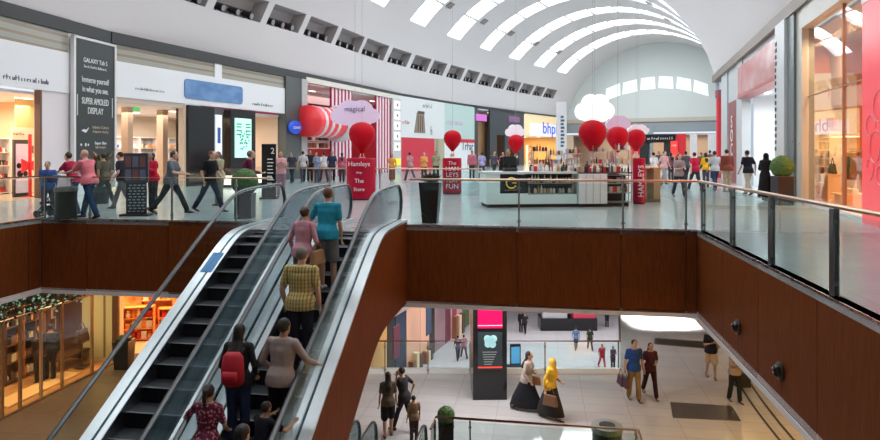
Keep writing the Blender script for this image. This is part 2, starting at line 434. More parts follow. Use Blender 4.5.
def person(loc, rz, label, skin='tan', hairc='black', topc=(.1,.1,.1), botc=(.05,.05,.07), shoec=(.03,.03,.03), group=None, proto=None, topm=None, botm=None, **kw):
    """rz degrees: 0 faces away from the camera (+Y)"""
    if proto: meshes, J = proto
    else: meshes, J = person_meshes(**kw)
    t = thing('person', loc, math.radians(rz), label, 'person', group)
    sk = mat('skin_'+skin, SKINS[skin], .55)
    for k, me in meshes.items():
        nm = 'shoe' if k.startswith('shoe') else k
        o = bpy.data.objects.new(nm, me); COL.objects.link(o); o.parent = t
        m = {'body': sk, 'shirt': topm or cloth(topc), 'robe': topm or cloth(topc), 'headscarf': cloth(topc) if kw.get('scarfc') is None else cloth(kw['scarfc']),
             'trousers': botm or cloth(botc), 'shorts': botm or cloth(botc), 'skirt': botm or cloth(botc), 'hair': mat('hair_'+hairc, HAIRC[hairc], .6), 'shoe': mat('shoe_%02x%02x%02x' % tuple(int(x*255) for x in shoec), shoec, .5)}[nm]
        if len(me.materials) == 0:
            me.materials.append(m)
            if nm == 'body': me.materials.append(EYE); me.materials.append(LIP)
        if me.materials[0] != m:
            o.material_slots[0].link = 'OBJECT'; o.material_slots[0].material = m
    PEOPLE.append((t, J))
    return t, J
# ---- on the escalator (feet on the steps)
ZSF = lambda v: -6.92+T30*v
T30 = math.tan(math.radians(30))
RUNL = .38
def stepv(v):      # centre of the tread under v and its height
    k = math.floor((v-2.3)/RUNL); vv = 2.3+k*RUNL
    x = -6.92+T30*vv; lo, hi, kk = ZL_, 0.0, .22
    a = (x+lo+math.sqrt((x-lo)**2+kk*kk))/2; z = (a+hi-math.sqrt((a-hi)**2+kk*kk))/2
    return min(max(v, vv+.10), vv+.30), z+.004
ZL_ = -5.5
def epos(px, ytop, h):
    """atrium position of an escalator rider whose head top is at (px, ytop)"""
    v = 9.0
    for _ in range(30):
        # u from px at depth
        k = (px-440)/FPX; u = (k*v*CA-v*SA)/(CA+k*SA)
        Yd = -u*SA+v*CA; y = HY-FPX*(-6.92+T30*v+h-HC)/Yd
        v += (y-ytop)*.01
    return u, v
A0 = -math.degrees(AA)
def rider(px, ytop, h, label, drz=0, du=0, **kw):
    u, v = epos(px, ytop, h); v, z = stepv(v); u += du
    p = AT(u, v, z); hn = zat(ytop, p.y)-z; h = max(h*.94, min(h*1.06, hn)); kw['h'] = h; print('rider', label[:30], round(u, 2), round(v, 2), 'rail dz', .92)
    return person(p, A0+drz, label, **kw)
NEAR = .012
R1_, J1 = rider(327, 188, 1.70, 'person in a blue short sleeved top and grey shorts near the top of the escalator', drz=0, skin='light', hairc='ginger', topc=(.03,.33,.48), botc=(.22,.24,.26), shoec=(.5,.5,.5), top='short', bottom='shorts', vox=NEAR, pose=dict(lean=4, wl=(.12,.22,-.38), wr=(.05,.06,-.52), ll=(2,0), lr=(8,8)))
R2_, J2 = rider(303, 206, 1.60, 'woman in a pink cardigan with dark tied hair and a tan bag on the escalator', drz=-12, female=True, skin='light', hairc='brown', topc=(.60,.30,.36), botc=(.28,.20,.2), top='long', bottom='trousers', hair='bun', vox=NEAR, pose=dict(lean=5, wl=(.12,.1,-.48), wr=(.02,.2,-.36)))
R3_, J3 = rider(301, 248, 1.76, 'man in a yellow checked shirt and dark trousers standing on the escalator', drz=0, wid=1.12, skin='light', hairc='grey', topm=PLAID, botc=(.035,.035,.05), top='short', bottom='trousers', vox=NEAR, pose=dict(lean=2, wl=(.06,.05,-.5), wr=(.08,.0,-.52)))
R4_, J4 = rider(236, 325, 1.62, 'woman in black with long dark hair and a red backpack on the escalator', drz=4, female=True, skin='tan', topc=(.03,.03,.035), botc=(.03,.045,.10), top='long', bottom='trousers', hair='long', vox=NEAR, pose=dict(lean=3, wl=(.04,.14,-.44), wr=(.04,.14,-.44)))
R5_, J5 = rider(281, 320, 1.66, 'person in a grey long sleeved jumper reaching for the right handrail', drz=-6, skin='tan', topc=(.36,.30,.28), botc=(.02,.02,.025), top='long', bottom='trousers', hair='short', vox=NEAR, pose=dict(lean=6, hy=-8, wl=(.10,.16,-.42), wr=(.19,.26,-.34)))
R6_, J6 = rider(207, 386, 1.40, 'girl in a pink floral top with dark ponytail holding the left handrail', drz=3, female=True, skin='tan', topm=FLORAL, botc=(.05,.02,.03), top='short', bottom='trousers', hair='pony', vox=NEAR, pose=dict(lean=4, wl=(.22,.30,-.22), wr=(.05,.2,-.4)))
R7_, J7 = rider(240, 418, 1.62, 'woman with long dark hair and a white top at the bottom edge of the view', drz=-10, female=True, skin='light', topc=(.62,.56,.55), botc=(.03,.03,.04), top='long', bottom='trousers', hair='long', vox=NEAR, pose=dict(lean=5, wl=(.05,.1,-.48), wr=(.24,.36,-.30)))
R8_, J8 = rider(263, 392, 1.18, 'child in dark clothes with both hands near the right handrail', drz=-25, skin='tan', hairc='black', topc=(.02,.02,.03), botc=(.03,.035,.06), top='short', bottom='trousers', vox=NEAR, pose=dict(lean=8, wl=(.02,.36,-.05), wr=(.16,.36,-.10)))
# red backpack, tan shoulder bag
def backpack(par, J, h, m, label):
    c = par.matrix_basis if False else None
    rz = par.rotation_euler.z; p = J['sh']; R = Matrix.Rotation(rz, 3, 'Z'); loc = Vector(par.location)+R @ Vector((p.x, p.y-.085, p.z-.42))
    t = thing('backpack', loc, rz, label, 'backpack')
    mb = MB(); mb.loft([((0,-.0,0), .13,.075), ((0,-.01,.04), .155,.095), ((0,-.015,.2), .155,.10), ((0,-.0,.36), .14,.075), ((0,.01,.42), .09,.04)], 16, X=(1,0,0)); mb.build('bag_body', m, t, smooth=True)
    MB().loft([((0,-.11,.06), .10,.03), ((0,-.125,.12), .11,.035), ((0,-.11,.2), .10,.025)], 12, X=(1,0,0)).build('pocket', m, t, smooth=True)
    for sd in (-1, 1): MB().tube([(sd*.08,.05,.36),(sd*.10,.10,.44),(sd*.11,.18,.42)], .016, 6).build('strap', mat('strap_black', (.02,.02,.02), .7), t, smooth=True)
    return t
backpack(R4_, J4, 1.62, mat('backpack_red', (.50,.012,.03), .6), 'bright red backpack worn by the woman in black on the escalator')
def sidebag(par, off, m, label, s_=1.0, nm='shoulder_bag', drop=.0):
    rz = par.rotation_euler.z; R = Matrix.Rotation(rz, 3, 'Z'); loc = Vector(par.location)+R @ Vector(off)
    t = thing(nm, loc, rz+PI/2, label, 'bag')
    MB().hexa([(-.16*s_,-.055*s_,0),(.16*s_,-.055*s_,0),(.16*s_,.055*s_,0),(-.16*s_,.055*s_,0)], [(-.13*s_,-.03*s_,.22*s_),(.13*s_,-.03*s_,.22*s_),(.13*s_,.03*s_,.22*s_),(-.13*s_,.03*s_,.22*s_)]).build('bag_body', m, t, bevel=.02*s_)
    MB().tube([(-.10*s_+.20*s_*i/8, 0, .21*s_+(.16+drop)*s_*math.sin(PI*i/8)) for i in range(9)], .008*s_, 6).build('strap', m, t, smooth=True)
    return t
sidebag(R2_, (.27, .03, .72), mat('bag_tan', (.38,.20,.09), .5), 'tan shoulder bag on the arm of the woman in pink on the escalator', 1.15)

# ---- everybody else.  feet given in the photo frame
def at_px(px, d, z=0.0): p = ray(px, d, z); return p
def prs(px, d, rz, label, z=0.0, **kw): return person(at_px(px, d, z+.012 if z == 0 else z+.004), rz, label, **kw)
M_, F_ = .018, .026
WALK = dict(lean=4, ll=(24,4), lr=(-20,14), wl=(.07,-.12,-.5), wr=(.07,.16,-.47))
WALK2 = dict(lean=4, ll=(-16,12), lr=(20,4), wl=(.07,.14,-.48), wr=(.07,-.10,-.5))
PUSH = dict(lean=10, ll=(-12,8), lr=(16,6), wl=(-.02,.42,-.26), wr=(-.02,.42,-.26))
PHONE = dict(lean=4, wl=(-.08,.24,-.16), wr=(-.08,.24,-.18), hp=-25)
# upper left walkway
pb, Jb = prs(48, 16.6, 200, 'boy in a blue T-shirt beside the pushchair at far left', skin='light', hairc='brown', topc=(.04,.11,.33), botc=(.10,.10,.14), h=1.42, pose=WALK2, vox=M_)
prs(73, 16.9, 80, 'woman in a crimson shirt leaning over the pushchair', skin='light', hairc='brown', topc=(.42,.03,.08), botc=(.05,.07,.16), h=1.66, female=True, hair='short', pose=dict(PUSH, lean=12), vox=M_)
prs(89, 15.9, 78, 'man in a salmon pink shirt and jeans pushing the pushchair', skin='light', hairc='grey', hair='bald', topc=(.75,.22,.26), botc=(.03,.07,.15), h=1.74, wid=1.15, pose=dict(PUSH, ll=(-16,10), lr=(20,6)), vox=M_)
prs(104, 19.5, 60, 'person in dark olive clothes behind the man in pink', skin='tan', topc=(.10,.10,.07), botc=(.04,.04,.04), h=1.66, pose=WALK, vox=F_)
prs(122, 18.5, 100, 'person in black with a bag behind the leaflet stand', skin='light', hairc='black', topc=(.03,.03,.05), botc=(.15,.14,.14), h=1.68, pose=WALK2, vox=F_)
prs(153, 18.4, 150, 'woman in a bright red top and black trousers beside the leaflet stand', skin='tan', topc=(.55,.02,.05), botc=(.02,.02,.02), h=1.62, female=True, hair='long', top='long', pose=dict(PHONE), vox=M_)
prs(171, 17.1, -88, 'man in a grey shirt striding in dark trousers before the cream shop', skin='light', hairc='brown', topc=(.14,.17,.20), botc=(.025,.025,.03), h=1.76, wid=1.05, pose=dict(lean=6, ll=(30,6), lr=(-28,10), wl=(.0,.35,-.3), wr=(.0,.36,-.28)), vox=M_)
prs(210, 17.6, 250, 'man in a black T-shirt walking before the dark pier', skin='light', hairc='ginger', topc=(.015,.018,.02), botc=(.02,.035,.06), h=1.74, pose=dict(lean=5, ll=(26,4), lr=(-26,10), wl=(.05,.2,-.42), wr=(.05,-.05,-.5)), vox=M_)
prs(219, 19.6, 150, 'person in a beige patterned shirt behind the man in black', skin='tan', topc=(.42,.42,.28), botc=(.2,.2,.16), h=1.66, pose=PHONE, vox=F_)
prs(243, 16.9, -70, 'person in a maroon jumper bent forward by the round topiary', skin='light', hairc='grey', topc=(.13,.02,.05), botc=(.06,.06,.07), h=1.72, top='long', pose=dict(lean=18, hp=-30, wl=(-.02,.3,-.3), wr=(-.02,.3,-.3)), vox=M_)
prs(281, 23.5, 190, 'woman in pale pink standing right of the black information board', skin='tan', topc=(.62,.35,.38), botc=(.3,.2,.25), h=1.66, female=True, pose=PHONE, vox=F_)

PR1 = [person_meshes(h=1.68, vox=F_, pose=WALK), person_meshes(h=1.72, vox=F_, pose=WALK2), person_meshes(h=1.62, vox=F_, pose=PHONE, female=True, hair='long', top='long'),
       person_meshes(h=1.60, vox=F_, pose=WALK, female=True, hair='long', bottom='long_skirt', top='long'), person_meshes(h=1.74, vox=F_, wid=1.1, pose=dict(lean=2), top='long')]
def crowd(items, group):
    for (px, d, rz, k, tc, bc, sk, lb) in items:
        prs(px, d, rz, lb, proto=PR1[k], topc=tc, botc=bc, skin=sk, group=group)
crowd([(292,34,170,0,(.05,.05,.07),(.03,.03,.04),'tan','person in dark blue outside the sweet shop, leftmost there'),
 (303,34.5,20,1,(.5,.48,.5),(.05,.05,.08),'light','person in a pale grey shirt facing the sweet shop'),
 (310,35.5,200,4,(.03,.03,.04),(.04,.04,.04),'tan','person in black under the red candy roll'),
 (317,34.2,160,2,(.22,.28,.4),(.08,.08,.12),'tan','woman in a denim blue top under the candy roll'),
 (324,35.5,30,0,(.6,.6,.62),(.05,.06,.1),'light','person in white under the striped end of the candy roll'),
 (332,34.6,190,1,(.03,.04,.08),(.03,.03,.04),'tan','man in navy at the right end of the sweet shop crowd'),
 (342,34.6,10,2,(.45,.1,.15),(.05,.05,.05),'tan','woman in dark red left of the front red totem')], 'shoppers outside the striped sweet shop')
crowd([(392,36,180,3,(.7,.3,.08),(.2,.08,.05),'tan','woman in orange by the picture strip'),
 (410,37,40,0,(.5,.25,.3),(.1,.1,.14),'tan','person in dusty pink before the red hoarding'),
 (424,36,190,2,(.75,.36,.10),(.12,.05,.04),'light','woman in bright orange under the handbag picture'),
 (436,38,170,1,(.30,.32,.2),(.05,.05,.05),'tan','man in olive green left of the second totem'),
 (472,38,190,4,(.5,.15,.2),(.05,.05,.07),'tan','person in faded red right of the second totem'),
 (482,40,10,0,(.35,.35,.6),(.08,.08,.1),'tan','person in violet blue near the dark shop'),
 (494,42,200,1,(.1,.1,.12),(.05,.05,.06),'light','man in dark grey near the purple sign'),
 (503,41,170,2,(.6,.25,.3),(.1,.1,.12),'tan','woman in rose before the dark shop')], 'shoppers along the hoardings')
crowd([(654,31,20,0,(.72,.72,.72),(.25,.22,.2),'light','person in a white shirt with a dark pack right of the kiosk'),
 (664,33,200,1,(.72,.42,.42),(.35,.3,.3),'light','person in pale pink walking right of the kiosk'),
 (671,36,10,2,(.25,.1,.12),(.06,.06,.08),'tan','woman in dark maroon behind the woman on the phone'),
 (686,33,0,1,(.08,.08,.1),(.04,.04,.05),'tan','man in black between the two women in the aisle'),
 (695,28,10,0,(.55,.02,.06),(.05,.05,.07),'light','person in a bright red shirt walking away in the aisle'),
 (706,29.5,0,2,(.80,.45,.02),(.06,.06,.09),'tan','woman in a yellow top walking away in the aisle'),
 (715,27.5,0,1,(.42,.48,.5),(.04,.05,.1),'tan','man in a pale blue shirt walking away in the aisle'),
 (727,26.2,5,4,(.22,.06,.04),(.42,.33,.22),'light','man in a brown shirt and khaki trousers in the aisle'),
 (701,38,180,0,(.1,.15,.1),(.1,.1,.1),'tan','person in dark green far down the aisle'),
 (710,40,0,4,(.15,.12,.12),(.05,.05,.05),'tan','person in charcoal far down the aisle by the red pillar'),
 (659,44,180,1,(.1,.08,.1),(.05,.05,.06),'tan','small dark figure far off before the red front'),
 (678,46,180,2,(.3,.05,.06),(.05,.05,.06),'tan','small figure in red far off under the black sign')], 'shoppers in the right hand aisle')
prs(679, 23.6, 180, 'woman in grey with long dark hair walking towards the camera in the aisle', skin='light', topc=(.30,.27,.29), botc=(.04,.05,.07), h=1.62, female=True, hair='long', pose=dict(WALK, wl=(-.05,.24,-.22), wr=(-.08,.24,-.25)), vox=M_)
prs(748, 24.6, 10, 'man in a black T-shirt and pale trousers at the right hand entrance', skin='tan', topc=(.02,.022,.03), botc=(.50,.42,.33), h=1.74, pose=dict(WALK2, hp=0), vox=M_)
prs(765, 21.8, -60, 'woman in a long black robe and headscarf beside the round topiary', skin='light', topc=(.012,.012,.016), h=1.62, female=True, top='none', bottom='abaya', hair='scarf', pose=dict(lean=5, ll=(14,0), lr=(-12,6), wl=(.0,.26,-.3), wr=(.0,.24,-.34)), vox=M_)
# kiosk keepers
crowd([(508,20.8,175,4,(.02,.02,.025),(.02,.02,.02),'tan','shop keeper in black behind the kiosk counter'),
 (612,22.5,170,2,(.25,.2,.22),(.05,.05,.05),'tan','woman in mauve behind the kiosk goods'),
 (573,23.5,200,1,(.3,.3,.33),(.05,.05,.05),'light','man in grey behind the kiosk goods')], None)
# ---- lower floor
L5 = -5.5
def low(px, yfeet, rz, label, **kw):
    d = (HC-L5)*FPX/(yfeet-HY); return prs(px, d, rz, label, z=L5, **kw)
low(388, 437, 10, 'woman with long hair in a dark top and shorts on the lower floor, back turned', skin='tan', topc=(.09,.075,.06), botc=(.02,.02,.025), h=1.62, female=True, hair='long', bottom='shorts', pose=dict(lean=2, ll=(-4,2), lr=(10,6)), vox=M_)
low(404, 431, 60, 'woman in black raising a hand to her face beside the child', skin='tan', topc=(.03,.03,.035), botc=(.03,.03,.05), h=1.66, female=True, hair='short', top='short', bottom='leggings', pose=dict(lean=6, ll=(20,4), lr=(-14,12), wl=(-.1,.16,.06), wr=(.1,-.1,-.42)), vox=M_)
low(414, 443, 20, 'small child in a pale brown top at the lower floor railing', skin='tan', topc=(.25,.17,.11), botc=(.06,.04,.04), h=1.15, pose=dict(lean=4), vox=M_)
low(527, 410, 250, 'woman in a pale top and long dark skirt walking left on the lower floor', skin='tan', topc=(.38,.32,.30), botc=(.02,.02,.025), h=1.68, female=True, hair='long', top='long', bottom='long_skirt', pose=dict(WALK, wl=(.0,.2,-.35), wr=(.05,.1,-.45)), vox=M_)
ly_, Jy = low(551, 418, 235, 'woman in a yellow headscarf and top with a dark skirt on the lower floor', skin='light', topc=(.72,.45,.05), botc=(.03,.03,.03), h=1.64, female=True, hair='scarf', top='long', bottom='long_skirt', pose=dict(WALK2, wl=(.0,.2,-.35)), vox=M_)
bm_, Jbm = low(634, 400, 185, 'man in a blue shirt and khaki trousers carrying dark bags on the lower floor', skin='tan', topc=(.02,.06,.22), botc=(.22,.15,.07), h=1.74, pose=dict(lean=2, ll=(10,2), lr=(-8,6), wl=(.07,.05,-.52), wr=(.12,.04,-.52)), vox=M_)
low(650, 396, 180, 'woman in a dark patterned dress walking beside the man in blue', skin='tan', topc=(.06,.02,.03), botc=(.03,.01,.015), h=1.62, female=True, hair='long', top='short', bottom='trousers', pose=dict(WALK, wl=(-.05,.2,-.3)), vox=M_)
low(711, 378, 170, 'man in a black top and beige shorts looking down on the lower floor', skin='tan', topc=(.02,.02,.03), botc=(.55,.40,.26), h=1.62, bottom='shorts', pose=dict(PHONE, ll=(10,2), lr=(-10,8)), vox=M_)
low(735, 402, 190, 'woman in a checked top and black trousers with a shoulder bag near the right wall', skin='tan', topc=(.30,.22,.20), botc=(.02,.02,.02), h=1.60, female=True, hair='long', top='long', pose=dict(PHONE, ll=(8,2), lr=(-8,6)), vox=M_)
def lbag(par, off, m, label, s_=1.0): return sidebag(par, off, m, label, s_, 'shopping_bag')
for i, (o_, lb) in enumerate((((.30,.10,.42), 'dark carrier bag in front, held by the man in blue'), ((.34,-.12,.40), 'dark carrier bag behind, held by the man in blue'))):
    lbag(bm_, o_, mat('bag_plum', (.06,.02,.04), .5), lb, 1.3)
sidebag(PEOPLE[[p[0]['label'].startswith('woman in a pale top') for p in PEOPLE].index(True)][0], (-.30,.16,.62), mat('bag_tan', (.38,.20,.09), .5), 'brown handbag held by the woman in the pale top', 1.1, 'handbag')
sidebag(ly_, (.30,.12,.45), mat('bag_brown2', (.16,.08,.04), .5), 'brown shopping bag carried by the woman in yellow', 1.3, 'handbag')
# far below, beyond the far void
def base(px, yfeet, rz, k, tc, bc, lb):
    d = (HC+12.85)*FPX/(yfeet-HY); prs(px, d, rz, lb, z=-12.85, proto=PR1[k], topc=tc, botc=bc, group='shoppers seen far below through the far void')
base(464, 358, 20, 0, (.35,.18,.2), (.1,.05,.08), 'person in dusky rose far below near the black column')
base(458, 360, 10, 1, (.08,.06,.1), (.05,.04,.06), 'person in dark purple far below near the black column')
base(521, 332, 200, 4, (.02,.02,.03), (.02,.02,.03), 'left one of a dark pair far below')
base(525, 333, 160, 0, (.03,.03,.04), (.02,.02,.03), 'right one of a dark pair far below')
base(576, 350, 0, 1, (.12,.2,.38), (.04,.05,.08), 'person in pale blue with dark legs far below by the railing')
base(590, 350, 0, 0, (.03,.05,.03), (.06,.02,.02), 'person in black far below by the railing')
base(590, 326, 180, 3, (.08,.05,.07), (.05,.04,.05), 'woman in mauve robe far below beside the kiosk')
base(607, 327, 180, 2, (.03,.03,.04), (.03,.03,.04), 'woman in black far below, rightmost of those beside the kiosk')
base(602, 368, 190, 0, (.55,.04,.07), (.6,.05,.08), 'person in red trousers far below at the corner of the railing')
base(613, 370, 190, 2, (.12,.06,.08), (.06,.03,.04), 'person in plum far below at the corner of the railing')
base(447, 338, 190, 1, (.03,.05,.03), (.02,.02,.03), 'dark figure far below before the shop row')
# ================================================================ shell
UL, UR, VF, VN = -12.3, 3.26, 14.2, 1.0        # the void in the upper floor
ZL, ZB, ZC = -5.5, -12.85, -1.82
def slab(name, rects, z0, z1, m, **k):
    mb = MB()
    for (u0, u1, v0, v1) in rects:
        pts = [AT(u0, v0), AT(u1, v0), AT(u1, v1), AT(u0, v1)]
        mb.hexa([(p.x, p.y, z0) for p in pts], [(p.x, p.y, z1) for p in pts])
    return struct(mb.build(name, m, **k))
VOIDR = [(-45, UL, -22, 125), (UR, 60, -22, 125), (UL, UR, VF, 125), (UL, UR, -22, VN)]
slab('floor', VOIDR, -.12, 0, TILEU)
slab('ceiling', VOIDR, ZC, ZC+.1, SOFFIT)
# wooden bulkhead panels round the void, seams between
def panel_run(name, p0, p1, cuts, z0, z1):
    """p0,p1 atrium (u,v) ends; cuts = fractions"""
    mb = MB(); p0 = Vector(p0); p1 = Vector(p1)
    d = (p1-p0); L = d.length; dn = d/L; n = Vector((-dn.y, dn.x))*.06
    c = [0]+cuts+[1]
    for a, b in zip(c[:-1], c[1:]):
        s = p0+dn*(a*L+.008); e = p0+dn*(b*L-.008)
        pts = [AT(*s), AT(*e), AT(*(e+n)), AT(*(s+n))]
        mb.mi(0).hexa([(q.x, q.y, z0) for q in pts], [(q.x, q.y, z1) for q in pts])
    pts = [AT(*(p0+n*.6)), AT(*(p1+n*.6)), AT(*(p1+n*1.5)), AT(*(p0+n*1.5))]
    mb.mi(1).hexa([(q.x, q.y, z0+.01) for q in pts], [(q.x, q.y, z1-.01) for q in pts])
    pts = [AT(*(p0-n*.2)), AT(*(p1-n*.2)), AT(*(p1+n*2.2)), AT(*(p0+n*2.2))]
    mb.mi(2).hexa([(q.x, q.y, z0-.09) for q in pts], [(q.x, q.y, z0-.002) for q in pts])
    mb.mi(3).hexa([(q.x, q.y, z1+.001) for q in pts], [(q.x, q.y, z1+.03) for q in pts])
    return struct(mb.build(name, [WOOD, BLACKM, SOFFIT, STEEL]))
def frac(px, u0, u1):          # px of a front seam -> fraction on the front run (v = VF)
    k = (px-440)/FPX; u = (k*VF*CA-VF*SA)/(CA+k*SA)
    return (u-u0)/(u1-u0)
panel_run('trim_1', (UL, VF), (UR, VF), sorted(frac(x, UL, UR) for x in (87, 168, 293, 405, 517, 621, 686)), ZC+.05, -.03)
panel_run('trim_2', (UR, VF), (UR, VN), [(VF-v)/(VF-VN) for v in (12.33, 10.37, 8.26, 6.2, 4.1, 2.2)], -1.83, -.03)
panel_run('trim_3', (UL, VN), (UL, VF), [.1, .25, .4, .55, .7, .85, .97], ZC+.05, -.03)
panel_run('trim_4', (UR, VN), (UL, VN), [.2, .4, .6, .8], ZC+.05, -.03)

# lower floor, with the near escalator void and the far void
def polyslab(name, polys, z0, z1, m):
    mb = MB()
    for pts in polys: mb.hexa([(*p, z0) for p in pts], [(*p, z1) for p in pts])
    return struct(mb.build(name, m))
NV = (.1, 2.95, 14.5)     # near lower void: u0,u1, v far edge
FV0, FV1 = 20.75, 37.0     # far void depth range (world Y)
def XR(y): return .2813*y
def uvp(u, v): p = AT(u, v); return (p.x, p.y)
NU0, NU1, NV0, NV1 = -5.75, 2.02, 3.6, 14.45
NA, NB = uvp(NU0, NV1), uvp(NU1, NV1); NC, ND = uvp(NU0, -30), uvp(NU1, -30); NE, NG = uvp(NU0, NV0), uvp(NU1, NV0)
lowpolys = [
    [(-40, -30), NC, NE, NA, (-40, NA[1])],
    [NC, ND, NG, NE],
    [ND, (60, -30), (60, NB[1]), NB],
    [(-40, NA[1]), NA, NB, (60, NB[1]), (60, FV0), (-40, FV0)],
    [(-40, FV0), (-7, FV0), (-7, FV1), (-40, FV1)],
    [(XR(FV0), FV0), (60, FV0), (60, FV1), (XR(FV1), FV1)],
    [(-40, FV1), (60, FV1), (60, 110), (-40, 110)]]
polyslab('floor', lowpolys, ZL-.5, ZL, TILEL)
polyslab('floor', [[(-40, -30), (60, -30), (60, 110), (-40, 110)]], ZB-.3, ZB, TILEB)
# dark inlaid stone panels in the lower floor
for (a, b, c, d_), lb in (((fl(655,338,ZL), fl(724,343,ZL), fl(718,350,ZL), fl(654,344,ZL)), 'dark stone panel let into the pale lower floor, the farther one'),
                      ((fl(670,402,ZL), fl(732,406,ZL), fl(741,421,ZL), fl(673,418,ZL)), 'dark stone panel let into the lower floor, the nearer one')):
    mb = MB(); q = [a, b, c, d_][::-1]
    mb.hexa([(p.x, p.y, ZL-.01) for p in q], [(p.x, p.y, ZL+.006) for p in q])
    tag(mb.build('floor_grate', mat('dark_stone', (.055,.045,.035), .3)), lb, 'floor panel')

# ---------------------------------------------------------------- hall path
LP = [(-20.5,-16), (-19.3,-8), (-16.5,8), (-14.5,21.1), (-12.7,30.3), (-8.8,39.6), (-3.9,53), (5.9,72), (18.0,91), (21.3,96)]
RP = [(1.0,-15), (2.8,-9), (6.7,4), (10.2,15.7), (12.6,23.6), (14.9,31.3), (18.2,42.3), (28.5,60.5), (40.4,79.5), (43.5,84.5)]
def catmull(P, t):
    n = len(P)-1; t = max(0, min(n-1e-6, t)); i = int(t); f = t-i
    p = [Vector(P[max(0, min(n, i+k))]) for k in (-1, 0, 1, 2)]
    return .5*((2*p[1])+(p[2]-p[0])*f+(2*p[0]-5*p[1]+4*p[2]-p[3])*f*f+(3*p[1]-p[0]-3*p[2]+p[3])*f**3)
def Lp(t): return catmull(LP, t)
def Rp(t): return catmull(RP, t)
ZSPR, RV = 3.4, 12.8
def vault(t, th, off=0.0):
    l, r = Lp(t), Rp(t); c = (l+r)/2; h = (r-l)/2*(RV/12.4)
    k = 1+off/RV
    p = c-h*math.cos(th)*k
    return Vector((p.x, p.y, ZSPR+RV*math.sin(th)*k))
TH0 = math.asin((6.6-ZSPR)/RV)
def find_t(px, th, lo=1.2, hi=9.0):
    f = lambda t: proj(vault(t, th))[0]-px
    N = 400; prev = None
    for i in range(N+1):
        t = lo+(hi-lo)*i/N
        if vault(t, th).y < 1.0: prev = None; continue
        g = f(t)
        if prev is not None and prev[1] <= 0 < g:
            a, b = prev[0], t
            for _ in range(40):
                m_ = (a+b)/2
                if f(m_) > 0: b = m_
                else: a = m_
            return a
        prev = (t, g)
    return None
def find_tL(px):
    a, b = 1.5, 9.0
    f = lambda t: 440+FPX*Lp(t).x/Lp(t).y-px
    for _ in range(60):
        m_ = (a+b)/2
        if f(m_) > 0: b = m_
        else: a = m_
    return a
def onL(px):
    p = Lp(find_tL(px)); return Vector((p.x, p.y))
TS0, TS1 = math.radians(41.4), math.radians(137.0)
NI0, NI1 = math.asin((8.75-ZSPR)/RV), math.asin((9.85-ZSPR)/RV)
strips = []
for a, b in ((361,384), (410,425), (447,460), (480,490), (509,519), (534,544), (557,566)):
    ta, tb = find_t(a, TS0), find_t(b, TS0); strips.append((ta, tb))
t0, t1 = strips[0]; dt = .62
for k in range(1, 6): strips.append((t0-dt*k, t0-dt*k+.2))
strips.sort()
niches_px = [(-62,-20),(-14,26),(32,70),(76,110),(116,146),(152,176),(172,205),(213,260),(266,298),(303,331),(335,358),(361,383),(387,406),(410,426),(429,442),(446,460),(463,475),(478,491),(493,503),(506,517),(519,530),(532,541),(543,553)]
niches = []
for a, b in niches_px:
    ta, tb = find_t(a, NI0), find_t(b, NI0)
    if ta and tb and tb-ta > .02: niches.append((ta, tb))
niches.sort()
# vault skin: grid in t and theta with the strips and the niches left open
T0, T1 = 0.0, 9.0
ts = {T0, T1}
for i in range(61): ts.add(T0+(T1-T0)*i/60)
sx = sorted(x for ab in strips+niches for x in ab)
ts = sorted({t for t in ts if all(abs(t-x) > .03 for x in sx)} | set(sx))
ths = [TH0]+[NI0, NI1]+[TS0+(TS1-TS0)*i/18 for i in range(19)]+[math.radians(x) for x in (26,34,36.5,150,158)]+[PI-TH0]
ths = sorted({th for th in ths if T0 <= 1e9})
def inside(v, lst): return any(a-1e-6 <= v <= b+1e-6 for a, b in lst)
mb = MB(); nT, nH = len(ts), len(ths)
vs = [vault(t, th) for t in ts for th in ths]; fs = []
for i in range(nT-1):
    tm = (ts[i]+ts[i+1])/2
    for j in range(nH-1):
        hm = (ths[j]+ths[j+1])/2
        if TS0 < hm < TS1 and inside(tm, strips): continue
        if NI0 < hm < NI1 and inside(tm, niches): continue
        fs.append((i*nH+j, (i+1)*nH+j, (i+1)*nH+j+1, i*nH+j+1))
mb.add(vs, fs)
struct(mb.build('ceiling', mat('vault_plaster', (.70,.68,.685), .7), smooth=True))
# skylight strips
SKY = mat('skylight_glazing', (.9,.95,1), .5, emit=4.2, ecol=(.93,.97,1.0))
for k, (ta, tb) in enumerate(strips):
    mb = MB(); N = 36
    g = [[vault(t, TS0+(TS1-TS0)*j/N, .35) for j in range(N+1)] for t in (ta, tb)]
    mb.mi(0).add(g[0]+g[1], [(j, N+1+j, N+2+j, j+1) for j in range(N)])
    for t in (ta, tb):                                     # reveals
        r0 = [vault(t, TS0+(TS1-TS0)*j/N) for j in range(N+1)]; r1 = [vault(t, TS0+(TS1-TS0)*j/N, .35) for j in range(N+1)]
        mb.mi(1).add(r0+r1, [(j, j+1, N+2+j, N+1+j) for j in range(N)])
    for th in (TS0, TS1):
        mb.add([vault(ta, th), vault(tb, th), vault(tb, th, .35), vault(ta, th, .35)], [(0,1,2,3)])
    for j in range(4, N, 4):                               # glazing bars
        th = TS0+(TS1-TS0)*j/N; e = .007
        q = [vault(ta, th-e, .02), vault(tb, th-e, .02), vault(tb, th+e, .02), vault(ta, th+e, .02)]
        q2 = [vault(ta, th-e, .33), vault(tb, th-e, .33), vault(tb, th+e, .33), vault(ta, th+e, .33)]
        mb.mi(1).hexa(q, q2)
    struct(mb.build('window_%d' % (k+1), [SKY, mat('glazing_bar', (.62,.62,.63), .5)]))
